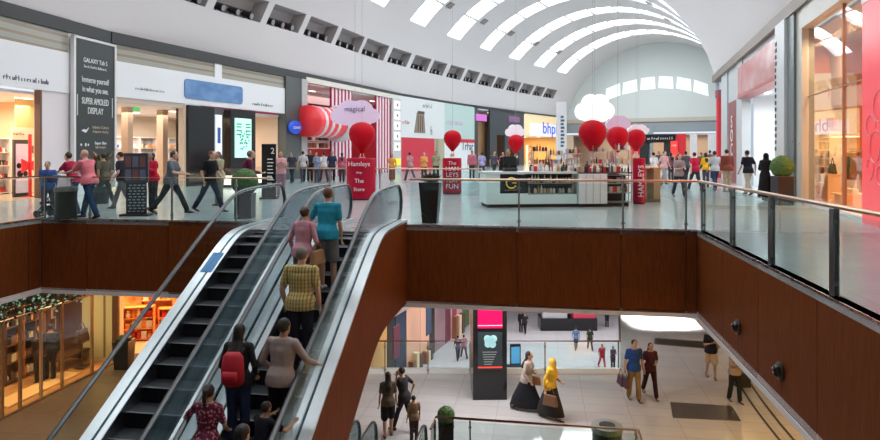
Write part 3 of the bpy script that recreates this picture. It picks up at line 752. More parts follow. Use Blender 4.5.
# niches: recess boxes in one shell mesh, each with its cluster of spotlights
mb = MB()
proto = None
for k, (ta, tb) in enumerate(niches):
    q = [vault(ta, NI0), vault(tb, NI0), vault(tb, NI1), vault(ta, NI1)]
    l, r = Lp((ta+tb)/2), Rp((ta+tb)/2); o = Vector(((l-r).normalized().x, (l-r).normalized().y, 0))*.9
    qb = [p+o for p in q]
    mb.mi(0).add(q+qb, [(4,5,6,7), (0,1,5,4), (1,2,6,5), (2,3,7,6), (3,0,4,7)])
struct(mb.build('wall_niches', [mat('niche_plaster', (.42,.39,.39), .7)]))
SPOTLENS = mat('spot_lens', (.3,.3,.3), .1)
for k, (ta, tb) in enumerate(niches):
    pm = (vault(ta, NI0)+vault(tb, NI0))/2
    if pm.y < 5: continue
    w_ = (vault(tb, NI0)-vault(ta, NI0)).length
    d = vault(tb, NI0)-vault(ta, NI0); rz = math.atan2(d.y, d.x)
    px = proj(pm)[0]
    t = thing('spotlight_cluster', pm, rz, 'niche_pending', 'spotlights', 'spotlight clusters in the vault niches')
    NICHE_T = globals().setdefault('NICHE_T', []); NICHE_T.append((t, px))
    bar = MB(); bar.box(-w_*.42, w_*.42, .35, .41, .06, .12).box(-w_*.42, w_*.42, .35, .41, .5, .55)
    for s in (-.41, .41): bar.box(w_*s-.03, w_*s+.03, .35, .41, .0, .6)
    bar.build('frame', BLACKM, t)
    for s in (-.3, 0, .3):
        m2 = MB(); x = w_*s
        m2.mi(0).cyl((x, .5, .38), (x+.05, .02, .22), .15, .19, 12).cyl((x, .62, .42), (x, .5, .38), .09, .15, 10)
        m2.mi(1).cyl((x+.05, .02, .22), (x+.052, .005, .216), .165, .165, 12)
        m2.mi(0).box(x-.2, x-.17, .3, .36, .1, .5).box(x+.17, x+.2, .3, .36, .1, .5)
        m2.build('spotlight', [BLACKM, SPOTLENS], t)
NICHE_T.sort(key=lambda a: a[1])
for i, (t, px) in enumerate(NICHE_T):
    ords = 'first second third fourth fifth sixth seventh eighth ninth tenth eleventh twelfth thirteenth fourteenth fifteenth sixteenth seventeenth eighteenth nineteenth twentieth'.split()
    t['label'] = 'black spotlight cluster in the %s vault niche from the left' % (ords[i] if i < 20 else 'farther')
# small dark vents between the strips
vents = []
for px in (420, 450, 484, 511, 536, 559):
    th = math.radians(53); t = find_t(px, th)
    if t is None: continue
    vents.append((t, th))
for t, th in vents+[(vents[-1][0]-.35*k, math.radians(118)) for k in range(1, 5)]:
    p = vault(t, th, -.03); e1 = (vault(t+.05, th)-vault(t-.05, th)).normalized()*.45; e2 = (vault(t, th+.01)-vault(t, th-.01)).normalized()*.28
    n = e1.cross(e2).normalized()*.05
    mb = MB(); q = [-e1-e2, e1-e2, e1+e2, -e1+e2]
    mb.mi(0).hexa([a-n for a in q], [a+n for a in q])
    for s in (-.5, 0, .5): mb.mi(1).hexa([a*.9*Vector((1,1,1)).x*0+(-e1*.9+e2*(s-.08)) if i in (0,) else (e1*.9+e2*(s-.08) if i == 1 else (e1*.9+e2*(s+.08) if i == 2 else -e1*.9+e2*(s+.08))) for i, a in enumerate(q)],
                                      [(-e1*.9+e2*(s-.08))+n*1.4, (e1*.9+e2*(s-.08))+n*1.4, (e1*.9+e2*(s+.08))+n*1.4, (-e1*.9+e2*(s+.08))+n*1.4])
    o = mb.build('ceiling_vent', [mat('vent_grey', (.20,.17,.16), .6), mat('vent_slat', (.4,.38,.37), .6)], loc=p)
    VENTS = globals().setdefault('VENTS', []); VENTS.append((o, proj(p)[0]))
VENTS.sort(key=lambda a: a[1])
for i, (o, px) in enumerate(VENTS):
    side = 'left' if px < 600 else 'right'
    tag(o, 'small grey vent between skylight strips on the %s slope, place %s from the left' % (side, ords[i]), 'vent', 'vents in the vaulted ceiling')

# end wall of the hall (spandrel under the arch) with an arc of glowing panels for its sun patches
TE = 8.0
def endp(th, f=1.0, z0=ZSPR):
    l, r = Lp(TE), Rp(TE); c = (l+r)/2; h = (r-l)/2*(RV/12.4)
    p = c-h*math.cos(th)*f; return Vector((p.x, p.y, z0+RV*math.sin(th)*f))
l, r = Lp(TE), Rp(TE); ezx = (r-l).normalized(); ENDN = Vector((-ezx.y, ezx.x))     # pointing away
mb = MB(); N = 40
arc = [endp(TH0+(PI-2*TH0)*j/N) for j in range(N+1)]
poly = [Vector((p.x+ENDN.x*.0, p.y+ENDN.y*.0, p.z)) for p in arc]
zb = 6.1
base = [Vector((arc[0].x, arc[0].y, zb)), Vector((arc[-1].x, arc[-1].y, zb))]
mb.add([base[0]]+poly+[base[1]], [tuple(range(N+3))])
struct(mb.build('wall_end', mat('end_plaster', (.66,.71,.70), .6)))
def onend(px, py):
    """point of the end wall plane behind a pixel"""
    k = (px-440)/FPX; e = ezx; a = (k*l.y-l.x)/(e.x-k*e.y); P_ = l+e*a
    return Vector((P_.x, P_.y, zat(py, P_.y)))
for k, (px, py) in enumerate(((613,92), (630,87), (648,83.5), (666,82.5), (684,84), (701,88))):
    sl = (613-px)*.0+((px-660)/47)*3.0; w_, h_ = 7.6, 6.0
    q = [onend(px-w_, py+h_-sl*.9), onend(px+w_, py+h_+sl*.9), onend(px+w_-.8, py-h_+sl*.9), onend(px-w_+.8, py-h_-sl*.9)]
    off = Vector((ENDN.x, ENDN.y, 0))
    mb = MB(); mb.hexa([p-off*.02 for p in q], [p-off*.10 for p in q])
    struct(mb.build('window_%d' % (20+k), mat('end_sun_patch', (.9,.95,.95), .3, emit=.22, ecol=(.93,.98,1))))  # glowing panels put in for sunlight falling on the wall, not windows
def vz(p):
    best = min((abs((Vector((p[0], p[1]))-(Lp(t)+Rp(t))/2).dot(((Lp(t+.01)+Rp(t+.01))-(Lp(t)+Rp(t))).normalized())), t) for t in [1.5+.02*i for i in range(330)])[1]
    c = (Lp(best)+Rp(best))/2; hw = (Rp(best)-Lp(best)).length/2*RV/12.4; o = (Vector((p[0], p[1]))-c).length
    return ZSPR+RV*math.sqrt(max(.02, 1-(o/hw)**2))
kb = MB(); kb.wallseg(ray(352, FV0+.02)[:2], (XR(FV0)+.05, FV0+.02), ZL-.45, ZL+.16, -.14); struct(kb.build('trim_9', mat('kerb_white', (.8,.8,.8), .4)))

# ================================================================ escalators
def softclamp(x, lo, hi, k):
    def smax(a, b): return (a+b+math.sqrt((a-b)**2+k*k))/2
    def smin(a, b): return (a+b-math.sqrt((a-b)**2+k*k))/2
    return smin(smax(x, lo), hi)
T30 = math.tan(math.radians(30))
def zs(v): return softclamp(-6.92+T30*v, ZL, 0.0, .22)
VS = [1.2+13.1*i/90 for i in range(91)]
DECKL = mat('deck_steel', (.72,.73,.73), .32, .9)
DECKD = mat('deck_groove', (.05,.08,.10), .3, .3)
SKIRT = mat('skirt_steel', (.45,.47,.48), .3, 1.0)
STEPM = mat('step_alloy', (.05,.053,.06), .45, .4)
STEPE = mat('step_edge', (.02,.022,.026), .5, .3)
def sweep(mb, u0, u1, za, zb_, vs_=VS):
    n = len(vs_)
    pts = [(u, v, zs(v)+o) for v in vs_ for (u, o) in ((u0, za), (u1, za), (u1, zb_), (u0, zb_))]
    fs = [(4*i+j, 4*i+(j+1) % 4, 4*i+4+(j+1) % 4, 4*i+4+j) for i in range(n-1) for j in range(4)]
    fs += [(3,2,1,0), (4*n-4, 4*n-3, 4*n-2, 4*n-1)]
    return mb.add(pts, fs)
def escalator(uc, label):
    t = thing('escalator', AT(uc, 0, 0), -AA, label, 'escalator', 'pair of escalators between the two floors')
    # cladding body
    mb = MB(); top = [(v, zs(v)-.28) for v in VS]; bot = [(v, max(ZL-.3, min(-1.78, softclamp(-8.54+T30*v, ZL-.4, -1.74, .3)))) for v in VS][::-1]
    mb.prism(top+bot, 'x', -.74, .74)
    for s in (-1, 1):
        tp = [(v, zs(v)+.10) for v in VS]
        mb.prism(tp+bot, 'x', min(s*.74, s*.775), max(s*.74, s*.775))
    mb.build('cladding', WOOD, t)
    for s in (-1, 1):
        mb = MB(); sweep(mb.mi(0), *sorted((s*.62, s*.79)), .08, .13)
        sweep(mb.mi(1), *sorted((s*.575, s*.62)), .06, .115)
        sweep(mb.mi(0), *sorted((s*.485, s*.575)), .06, .13)
        sweep(mb.mi(2), *sorted((s*.475, s*.487)), -.22, .125)
        mb.build('deck', [DECKL, DECKD, SKIRT], t)
        # glass
        vg = [v for v in VS if 1.55 < v < 14.05]; mb = MB()
        sweep(mb, *sorted((s*.592, s*.604)), .11, .88, vg)
        for e, sg in ((1.55, -1), (14.05, 1)):
            zz = zs(e); c = (e, zz+.53); pts = [(e, zz+.11)]
            pts += [(e+sg*.38*math.sin(a), zz+.5-.38*math.cos(a)) for a in [PI*i/10 for i in range(11)]]
            pts += [(e, zz+.88)]
            mb.prism(pts, 'x', *sorted((s*.592, s*.604)))
        mb.build('glass_panel', GLASSB if (uc < -5 and s < 0) else GLASST, t)
        # handrail
        path = []
        e = 1.55; zz = zs(e)
        path += [(s*.598, e-.40*math.sin(a), zz+.50-.42*math.cos(a)) for a in [PI*i/10 for i in range(1, 10)]]
        path += [(s*.598, v, zs(v)+.92) for v in vg]
        e = 14.05; zz = zs(e)
        path += [(s*.598, e+.40*math.sin(a), zz+.50+.42*math.cos(a)) for a in [PI*i/10 for i in range(1, 10)]]
        MB().loft([(p, .042, .022) for p in path], 10, X=(1,0,0)).build('handrail', RUBBER, t, smooth=True)
        mb = MB(); mb.loft([((p[0], p[1], p[2]-.03) if 9 <= i < len(path)-9 else p, .022, .012) for i, p in enumerate(path)], 6, X=(1,0,0)).build('rail_channel', STEEL, t)
    # steps
    run = .38; v = 2.3; zprev = None
    k = 0
    while v < 12.75:
        z = zs(v); zq = zs(v-run)
        mb = MB(); mb.mi(0).box(-.47, .47, v, v+run+.02, z-.06, z)
        if z-zq > .02:
            mb.mi(1)
            n = 24
            for i in range(n):
                x0 = -.47+.94*i/n; mb.box(x0, x0+.94/n*.55, v-.012, v, zq, z-.03)
            mb.box(-.47, .47, v, v+.02, zq-.02, z-.01)
        mb.mi(2).box(-.47, .47, v-.014, v+.018, z-.004, z+.004)
        mb.build('step', [STEPM, STEPE, mat('step_nose', (.30,.31,.31), .4, .6)], t); v += run; k += 1
    for (a, b, z) in ((12.75, 14.2, 0.0), (.9, 2.3, ZL)):
        mb = MB(); mb.mi(0).box(-.48, .48, a, b, z-.05, z+.012)
        n = 20
        for i in range(n): mb.mi(1).box(-.47+.94*i/n, -.47+.94*(i+.4)/n, a-.05 if z == 0 else b, a if z == 0 else b+.05, z, z+.01)
        mb.build('landing_plate', [STEEL, STEPM], t)
    return t
E1 = escalator(-5.42, 'left hand empty escalator with dark steps and steel decks')
E2 = escalator(-3.79, 'right hand escalator carrying people upwards, wood clad on its right side')
mb = MB(); 
mb.box(-.05, .05, 9.86, 10.14, zs(10)+.128, zs(10)+.128+.004)
o = MB(); vv = 11.1
pts = [(-.73, v, zs(v)+.133) for v in (vv-.25, vv+.25)]+[(-.51, v, zs(v)+.133) for v in (vv+.25, vv-.25)]
o.hexa(pts, [(p[0], p[1], p[2]+.004) for p in pts]); o.build('safety_sticker', mat('sticker_blue', (.03,.22,.5), .4), E1)

def tree_copy(o, parent=None):
    c = o.copy(); COL.objects.link(c); c.parent = parent
    for k in [x for x in list(scene.objects) if x.parent == o]: tree_copy(k, c)
    return c
for (src, uc, lb) in ((E1, -4.85, 'left one of the two escalators sinking below the lower floor under the big pair'), (E2, -3.25, 'right one of the two escalators sinking below the lower floor, beside the glass railing')):
    c = tree_copy(src); c.location = AT(uc, .25, ZL); c['label'] = lb; c['group'] = 'pair of escalators sinking below the lower floor'
# ================================================================ railings
def railing(pts, posts, label, heavy=False, z=0.0, top=1.03, name='glass_railing', group='glass railings round the voids', rail=BRONZE, gl=GLASS):
    """pts: world XY polyline; posts: list of (x,y)"""
    p0 = Vector((pts[0][0], pts[0][1], z)); t = thing(name, p0, 0, label, 'railing', group)
    P = [Vector((a[0], a[1], 0))-Vector((p0.x, p0.y, 0)) for a in pts]
    MB().loft([(p+Vector((0,0,top)), .035, .028) for p in P], 10).build('handrail', rail, t, smooth=True)
    cuts = [Vector((a[0], a[1], 0))-Vector((p0.x, p0.y, 0)) for a in posts]
    for c, nx in cuts_dir(cuts, P):
        mb = MB(); M = Matrix.Translation(c) @ Matrix.Rotation(math.atan2(nx.y, nx.x), 4, 'Z')
        w_ = .055 if heavy else .018
        if heavy:
            for s in (-.025, .025): mb.box(-w_, w_, s-.008, s+.008, .0, top-.03, M)
            mb.box(-w_*.9, w_*.9, -.035, .035, .12, .17, M).box(-w_*.9, w_*.9, -.035, .035, top-.2, top-.15, M)
        else: mb.box(-w_, w_, -.025, .025, 0, top-.03, M).box(-w_-.02, w_+.02, -.03, .03, .1, .14, M).box(-w_-.02, w_+.02, -.03, .03, top-.2, top-.16, M)
        mb.build('post', STEELD if heavy else mat('post_steel', (.35,.33,.31), .35, .9), t)
    allp = []
    for i in range(len(P)-1):
        seg = [P[i]]+sorted([c for c in cuts if seg_on(c, P[i], P[i+1])], key=lambda c: (c-P[i]).length)+[P[i+1]]
        for a, b in zip(seg[:-1], seg[1:]):
            if (b-a).length < .15: continue
            d = (b-a).normalized()*.02
            mb = MB(); mb.wallseg((a+d)[:2], (b-d)[:2], .035, top-.07, .012); mb.build('glass_panel', gl, t)
    return t
def seg_on(c, a, b):
    d = b-a; s = (c-a).dot(d)/d.length_squared
    return .0 < s < 1.0 and ((a+d*s)-c).length < .1
def cuts_dir(cuts, P):
    out = []
    for c in cuts:
        best = None
        for a, b in zip(P[:-1], P[1:]):
            d = b-a; s = max(0, min(1, (c-a).dot(d)/d.length_squared)); e = ((a+d*s)-c).length
            if best is None or e < best[0]: best = (e, d.normalized())
        out.append((c, best[1]))
    return out
def pf(px, v=VF+.06):
    k = (px-440)/FPX; u = (k*v*CA-v*SA)/(CA+k*SA); return uvp(u, v)
VR = VF+.06
railing([uvp(UL-.06, VN), uvp(UL-.06, VR), uvp(-6.25, VR)], [uvp(UL-.06, v) for v in (3, 5, 7, 9, 11, 12.6)]+[pf(45), pf(90), pf(172), pf(236)], 'glass railing with slim posts at the left upper walkway before the shops')
railing([uvp(-2.95, VR), uvp(UR+.02, VR)], [pf(x) for x in (519, 623, 686)], 'glass railing across the front of the void, in front of the kiosk')
railing([uvp(UR+.06, VR), uvp(UR+.06, VN)], [uvp(UR+.06, v) for v in (13.95, 11.89, 9.97, 7.95, 5.9, 3.9, 2)], 'glass railing with broad dark posts along the right side of the void', heavy=True)
railing([ray(285, 24.5)[:2], ray(482, 23.5)[:2]], [ray(x, 24)[:2] for x in (330, 380, 430)], 'second glass railing farther back, behind the escalator landing')
# lower level railings
railing([ray(352, FV0-.1)[:2], ray(XR(FV0)/FV0*FPX+440, FV0-.1)[:2], (XR(FV1)-.1, FV1)], [ray(x, FV0-.1)[:2] for x in (385, 428, 470, 545)]+[(XR(FV0)-.05, FV0)], 'long glass railing on the lower floor before the deep far void', z=ZL, top=1.05)
railing([uvp(-2.4, 13.9), uvp(-2.4, 14.55), uvp(2.1, 14.55), uvp(2.1, 4)], [uvp(-2.4, 14.45), uvp(-1.6, 14.55), uvp(2.05, 14.5), uvp(2.1, 12), uvp(2.1, 9.5), uvp(2.1, 7)], 'dark glass railing round the near lower void beside the round topiary', z=ZL, top=1.05)
# ================================================================ shop fronts
CREAM = mat('cream_wall', (.75,.62,.48), .6)
PEACH = mat('peach_wall', (.85,.60,.42), .6)
BAND = mat('white_sign_band', (.80,.83,.85), .5)
BEAM = mat('black_beam', (.03,.032,.034), .45)
WARMC = mat('warm_ceiling_light', (1,.8,.6), .5, emit=3, ecol=(1,.78,.55))
COOLC = mat('cool_ceiling_light', (1,1,1), .5, emit=5, ecol=(.95,.97,1))
PILL = mat('beige_pillar', (.45,.36,.25), .5)
def louvre_fn(nt, co):
    wv = nt.nodes.new('ShaderNodeTexWave'); wv.wave_type = 'BANDS'; wv.bands_direction = 'Z'; wv.inputs['Scale'].default_value = 1.1; wv.inputs['Distortion'].default_value = 1.5; wv.inputs['Detail'].default_value = 1
    nt.links.new(mapping(nt, co, (.15,.15,1)), wv.inputs['Vector'])
    return ramp(nt, wv.outputs['Fac'], [(.2,(.30,.25,.19)), (.5,(.46,.42,.34)), (.8,(.36,.38,.33))])
LOUVRE = nodemat('louvre_glass', louvre_fn, .15)
class Shop:
    def __init__(s, p, q, label, cat='shop front', name='shop_front'):
        s.p, s.q = Vector(p[:2]), Vector(q[:2]); s.d = (s.q-s.p).normalized(); s.n = Vector((-s.d.y, s.d.x)); s.W = (s.q-s.p).length
        s.rz = math.atan2(s.d.y, s.d.x)
        s.t = thing(name, (s.p.x, s.p.y, 0), s.rz, label, cat)
    def X(s, px, y=0.0):      # local x where the sight line of pixel column px meets local depth y
        k = (px-440)/FPX; o = s.p+s.n*y
        # o.x + a d.x = k (o.y + a d.y)
        return (k*o.y-o.x)/(s.d.x-k*s.d.y)
    def D(s, x, y=0.0): return (s.p+s.d*x+s.n*y).y
    def Z(s, px, py, y=0.0): return zat(py, s.D(s.X(px, y), y))
    def box(s, name, m, x0, x1, y0, y1, z0, z1, bevel=0, parent=None):
        return MB().box(x0, x1, y0, y1, z0, z1).build(name, m, parent or s.t, bevel=bevel)
    def world(s, x, y, z): v = s.p+s.d*x+s.n*y; return Vector((v.x, v.y, z))
LIGHTS = []
def free(o, label, cat, group=None, kids=()):
    """lift a mesh out of its shop front: own top-level object, origin at its own centre"""
    M = o.parent.matrix_basis @ o.matrix_basis if o.parent else o.matrix_basis
    vs = [v.co for v in o.data.vertices]
    c = Vector([(min(v[i] for v in vs)+max(v[i] for v in vs))/2 for i in range(3)])
    o.data.transform(Matrix.Translation(-c)); o.parent = None
    o.matrix_basis = M @ Matrix.Translation(c)
    inv = o.matrix_basis.inverted()
    for k in kids:
        Mk = k.parent.matrix_basis @ k.matrix_basis; k.parent = o; k.matrix_basis = inv @ Mk
    return tag(o, label, cat, group)
def room(S, x0, x1, dep, zt, wall, floor_m=None, light=60, lcol=(1,.85,.7), back=None, panels=0, cl=WHITE, ly=.5):
    ms = [back or wall, wall, cl, floor_m or wall]
    mb = MB(); mb.mi(0).box(x0, x1, dep, dep+.1, 0, zt)
    mb.mi(1).box(x0+.001, x0+.06, .42, dep, 0, zt).box(x1-.06, x1-.001, .42, dep, 0, zt)
    mb.mi(2).box(x0, x1, .35, dep, zt, zt+.1)
    if floor_m: mb.mi(3).box(x0, x1, .02, dep, .002, .012)
    struct(mb.build('wall_shop', ms, None, (S.p.x, S.p.y, 0), S.rz))
    for k in range(panels):
        xx = x0+(x1-x0)*(k+.5)/panels
        for yy in (dep*.3, dep*.65):
            o = MB().box(-.35, .35, -.08, .08, -.03, -.002).build('ceiling_light', WARMC if lcol[2] < .85 else COOLC, None, S.world(xx, yy, zt), S.rz)
            tag(o, 'thin ceiling light inside the '+S.t['label'].split(' under ')[0].split(' with ')[0][:60], 'ceiling light', 'ceiling lights in the '+S.t['label'].split(' with ')[0])
    if light: LIGHTS.append((S.world((x0+x1)/2, dep*ly, zt-.25), max(1, (x1-x0)*.7), dep*.6 if ly == .5 else .5, light, lcol, S.rz))
def facade_common(S, x0, x1, beam=(6.15, 6.62)):
    S.box('beam', BEAM, x0, x1, -.12, .3, *beam)
# --- goods on shelves
GOODS = [mat('goods_%s' % n, c, .5) for n, c in (('white', (.8,.8,.78)), ('orange', (.8,.3,.08)), ('brown', (.25,.1,.05)), ('blue', (.08,.15,.5)), ('dark', (.03,.03,.035)), ('pink', (.8,.25,.35)), ('cream', (.8,.65,.45)), ('red', (.6,.03,.03)), ('green', (.1,.35,.12)))]
def shelf(S, x, y, w_, h_, rows, label, grp, cols=6, m=None, gm=(0,1,2,3), name='display_shelf', z0=0.0, items=True, isz=.16):
    o = S.world(x, y, z0)
    t = thing(name, o, S.rz, label, 'shelf', None)
    mb = MB(); dp = .35
    mb.box(0, .04, 0, dp, 0, h_).box(w_-.04, w_, 0, dp, 0, h_).box(0, w_, dp-.02, dp, 0, h_)
    mb.build('frame', m or WHITE, t)
    for r in range(rows+1):
        z = .05+r*(h_-.1)/rows
        MB().box(.03, w_-.03, .01, dp-.02, z, z+.03).build('shelf_board', m or WHITE, t)
        if items and r < rows:
            for c in range(cols):
                s_ = isz*random.uniform(.75, 1.05); hh = min((h_-.1)/rows-.06, isz*random.uniform(.9, 1.5))
                g = GOODS[random.choice(gm)]
                mb = MB(); k = random.random()
                if k < .5: mb.box(-s_/2, s_/2, -s_*.4, s_*.4, 0, hh).box(-s_*.52, s_*.52, -s_*.42, s_*.42, hh*.8, hh)
                else: mb.lathe([(s_*.38, 0), (s_*.42, hh*.1), (s_*.4, hh*.7), (s_*.2, hh*.82), (s_*.22, hh)], n=10)
                xx = .08+(w_-.16)*(c+.5)/cols
                p = Vector((o.x, o.y, 0))+Vector((S.d.x*xx+S.n.x*dp*.45, S.d.y*xx+S.n.y*dp*.45, z0+z+.03))
                it = mb.build('boxed_item' if k < .5 else 'jar', g, None, p, S.rz)
                tag(it, 'small item among those standing on the '+grp, 'shop goods', 'goods on the '+grp)
    return t
def scribble(S, m, x0, x1, y, z, h_, n, name='lettering', parent=None, words=1):
    """illegible small lettering: one stroke mark per character"""
    mb = MB(); wd = (x1-x0)/n
    for i in range(n):
        if words > 1 and i % (n//words) == n//words-1: continue
        xx = x0+wd*(i+.15); k = random.choice((0,1,2)); hh = h_*random.choice((.6,.6,1))
        mb.box(xx, xx+wd*.22, y-.012, y, z, z+hh)
        if k: mb.box(xx, xx+wd*.7, y-.012, y, z+(h_*.45 if k == 1 else 0), z+(h_*.6 if k == 1 else h_*.16))
        if k == 2: mb.box(xx+wd*.5, xx+wd*.7, y-.012, y, z, z+h_*.6)
    o = mb.build(name, m, parent or S.t); o['kind'] = 'stuff'; return o

# ---- shop A (far left), electronics/phone shop with warm interior
A = Shop(onL(-70), onL(68), 'shop at far left under a white sign band, warm peach interior')
xa, xb = A.X(-70), A.X(68); x40 = A.X(40)
facade_common(A, xa, xb); A.box('clerestory', LOUVRE, xa, xb, 0, .1, 5.38, 6.15)
A.box('sign_band', BAND, xa, xb, -.06, .15, 3.86, 5.38)
A.box('white_pier', mat('pinkish_white', (.76,.72,.74), .5), x40+.06, xb, 0, .3, 0, 3.86)
A.box('door_frame', mat('dark_bronze', (.12,.07,.05), .4), x40-.03, x40+.06, -.03, .2, 0, 3.86)
room(A, xa, xb+1.7, 6, 3.7, PEACH, mat('peach_floor', (.62,.46,.34), .2), 330, (1,.78,.58), panels=2)
scribble(A, mat('sign_navy', (.02,.04,.12), .5), A.X(1), A.X(47), -.065, 4.08, .17, 16)
A.box('yellow_banner', mat('yellow_banner', (.72,.55,.25), .5), A.X(16, 2.2), A.X(36, 2.2), 2.2, 2.25, 2.6, 3.75)
A.box('picture_panel', mat('cream_panel', (.85,.72,.58), .5), A.X(12, 2.2), A.X(36, 2.2), 2.2, 2.25, 1.45, 2.6)
scribble(A, mat('panel_brown', (.3,.12,.06), .5), A.X(13, 2.2), A.X(24, 2.2), 2.195, 2.3, .1, 8)
for a, b in ((17, 24), (26, 34)):
    A.box('phone_picture', mat('panel_brown', (.3,.12,.06), .5), A.X(a, 2.2), A.X(b, 2.2), 2.18, 2.2, 1.6, 1.9)
shelf(A, A.X(-3, 3), 3, A.X(11, 3)-A.X(-3, 3), 2.2, 4, 'white shelf of goods at the left edge inside the peach shop', 'shelf at the left edge', 5, gm=(0,2,7,4))
kp = thing('advertising_display', A.world(A.X(14, 1.2), 1.2, 0), A.rz, 'tall grey display panel with round camera pictures inside the peach shop', 'display')
MB().box(0, .75, 0, .08, 0, 2.1).build('frame', CHARC, kp); MB().box(.08, .67, -.01, 0, .15, 1.95).build('screen', mat('pale_screen', (.65,.6,.66), .3, emit=.25), kp)
mb = MB()
for x_, z_, r_ in ((.2,1.15,.1), (.45,1.15,.12), (.25,.85,.13), (.5,.85,.1)): mb.cyl((x_, -.012, z_), (x_, -.03, z_), r_, n=12)
mb.build('round_pictures', BLACKM, kp)
rb = thing('red_bow_sculpture', A.world(A.X(30, .9), .9, 0), A.rz, 'red bow on a slim red stand inside the peach shop doorway', 'decoration')
MB().box(-.04, .04, -.04, .04, 0, 2.3).box(-.2,.2,-.15,.15,0,.04).build('stand', RED, rb)
MB().hexa([(-.35,0,.9),(0,0,1.05),(0,.05,1.05),(-.35,.05,.9)], [(-.35,0,1.4),(0,0,1.25),(0,.05,1.25),(-.35,.05,1.4)]).hexa([(.35,0,.9),(0,0,1.05),(0,.05,1.05),(.35,.05,.9)], [(.35,0,1.4),(0,0,1.25),(0,.05,1.25),(.35,.05,1.4)]).build('bow', RED, rb)

# ---- tall black advertising banner
bp, bq = onL(68), onL(111)
Bn = Shop(bp, bq, 'tall black advertising banner in a white frame between two shops', 'banner', 'advertising_banner')
Bn.box('beam', BEAM, 0, Bn.W, -.08, .3, 6.15, 6.62); Bn.box('backing', BAND, 0, Bn.W, .0, .2, 0, 6.15)
W_ = Bn.W; FRW = mat('frame_white', (.75,.75,.75), .4)
Bn.box('panel', mat('banner_black', (.035,.045,.045), .4), .08, W_-.08, -.22, -.14, .9, 5.98)
mb = MB(); mb.box(0, .1, -.26, -.1, .2, 6.05).box(W_-.1, W_, -.26, -.1, .2, 6.05).box(0, W_, -.26, -.1, 5.98, 6.06); mb.build('frame', FRW, Bn.t)
LW = mat('lettering_white', (.8,.82,.82), .5); LG = mat('lettering_tan', (.5,.42,.3), .5)
def bt(s_, size, z, m=LW, x=None, sq=1.0): text(s_, size, m, Bn.t, (W_/2 if x is None else x, -.225, z), (PI/2, 0, 0), squash=sq)
bt('GALAXY Tab S', .25, 5.2, sq=.85); bt('See it. Feel it. Believe it.', .15, 4.96, sq=.9)
bt('Immerse yourself', .33, 4.45, sq=.66); bt('in what you see.', .33, 4.08, sq=.68); bt('SUPER AMOLED', .36, 3.62, sq=.60); bt('DISPLAY', .36, 3.25, sq=.66)
mb = MB(); 
for xx in (.2, W_-.24): mb.box(xx, xx+.03, -.235, -.22, 3.05, 3.85)
mb.build('bracket', LW, Bn.t)
bt('Infinite Colors', .16, 2.62, LG, W_*.62); bt('Adaptive display', .14, 2.45, LG, W_*.62); bt('Super Slim', .16, 2.0, LW, W_*.62); bt('lightweight', .14, 1.84, LG, W_*.62)
mb = MB(); mb.loft([((W_*.18+.38*i/8, -.23, 2.45+.03*math.sin(i)+.12*(i/8)**2), .006, .07*math.sin(PI*(i+.3)/8.6)) for i in range(9)], 6)
mb.ell((W_*.27, -.23, 1.93), .05, .01, .07).ell((W_*.17, -.23, 1.93), .05, .01, .05).ell((W_*.33, -.23, 1.93), .04, .01, .05); mb.build('icon', LW, Bn.t)

# ---- shop B: white band with the blurred blue sign, dark portals
B = Shop(onL(110), onL(284), 'wide shop with white sign band, blue blurred sign and dark portals')
x0, x1 = 0, B.W; X = B.X
facade_common(B, 0, x1)
B.box('clerestory', LOUVRE, 0, X(214), 0, .1, 5.45, 6.15); B.box('clerestory', LOUVRE, X(221), x1, 0, .1, 5.45, 6.15); B.box('band_upright', BAND, X(214), X(221), -.06, .1, 5.45, 6.15)
B.box('sign_band', BAND, 0, x1, -.06, .15, 3.95, 5.45)
def smudge_fn(nt, co):
    n = noise(nt, mapping(nt, co, (.9,1,1.6)), 1.4, 1)
    return ramp(nt, n, [(.35,(.10,.22,.45)), (.65,(.16,.32,.58))])
mb = MB(); xs0, xs1 = X(183), X(241); h0, h1 = 4.22, 5.14
N = 10; rr = .18
pts = []
for cx, cz, a0 in ((xs1-rr, h1-rr, 0), (xs0+rr, h1-rr, 90), (xs0+rr, h0+rr, 180), (xs1-rr, h0+rr, 270)):
    pts += [(cx+rr*math.cos(math.radians(a0+90*i/4)), cz+rr*math.sin(math.radians(a0+90*i/4))) for i in range(5)]
mb.prism(pts, 'y', -.12, -.062); free(mb.build('blue_sign', nodemat('smudged_blue', smudge_fn, .6), B.t), 'blurred rounded blue sign on the white band of the wide shop', 'sign')
scribble(B, mat('sign_grey', (.3,.33,.36), .5), X(134), X(163), -.065, 4.35, .12, 20); scribble(B, BLACKM, X(251), X(272), -.065, 4.25, .16, 12)
B.box('opening_frame', mat('beige_frame', (.6,.5,.42), .5), X(112), X(185), 0, .2, 3.75, 3.95)
B.box('black_pier', BLACK, X(186), X(212), -.15, .6, 0, 3.9)
B.box('frame_post', CREAM, X(183.5), X(186), 0, .3, 0, 3.9)
B.box('wall_pier', CHARC, X(212), X(223), 0, .3, 0, 3.9)
pp = B.box('poster', mat('poster_white', (.8,.84,.88), .4, emit=.3), X(214.5), X(221), -.06, -.01, 1.5, 3.55); ph = B.box('phone_picture', mat('poster_blue', (.05,.12,.4), .4), X(216.5), X(219.5), -.07, -.055, 2.1, 2.9); free(pp, 'narrow white poster with a blue phone picture between the black piers', 'poster', kids=(ph,))
B.box('black_pier', BLACK, X(229), X(254), -.1, .5, 0, 3.9)
scr = B.box('advertising_screen', mat('screen_mint', (.45,.8,.68), .3, emit=.55, ecol=(.5,.95,.8)), X(233), X(249), -.16, -.1, 1.35, 3.45)
mb = MB()
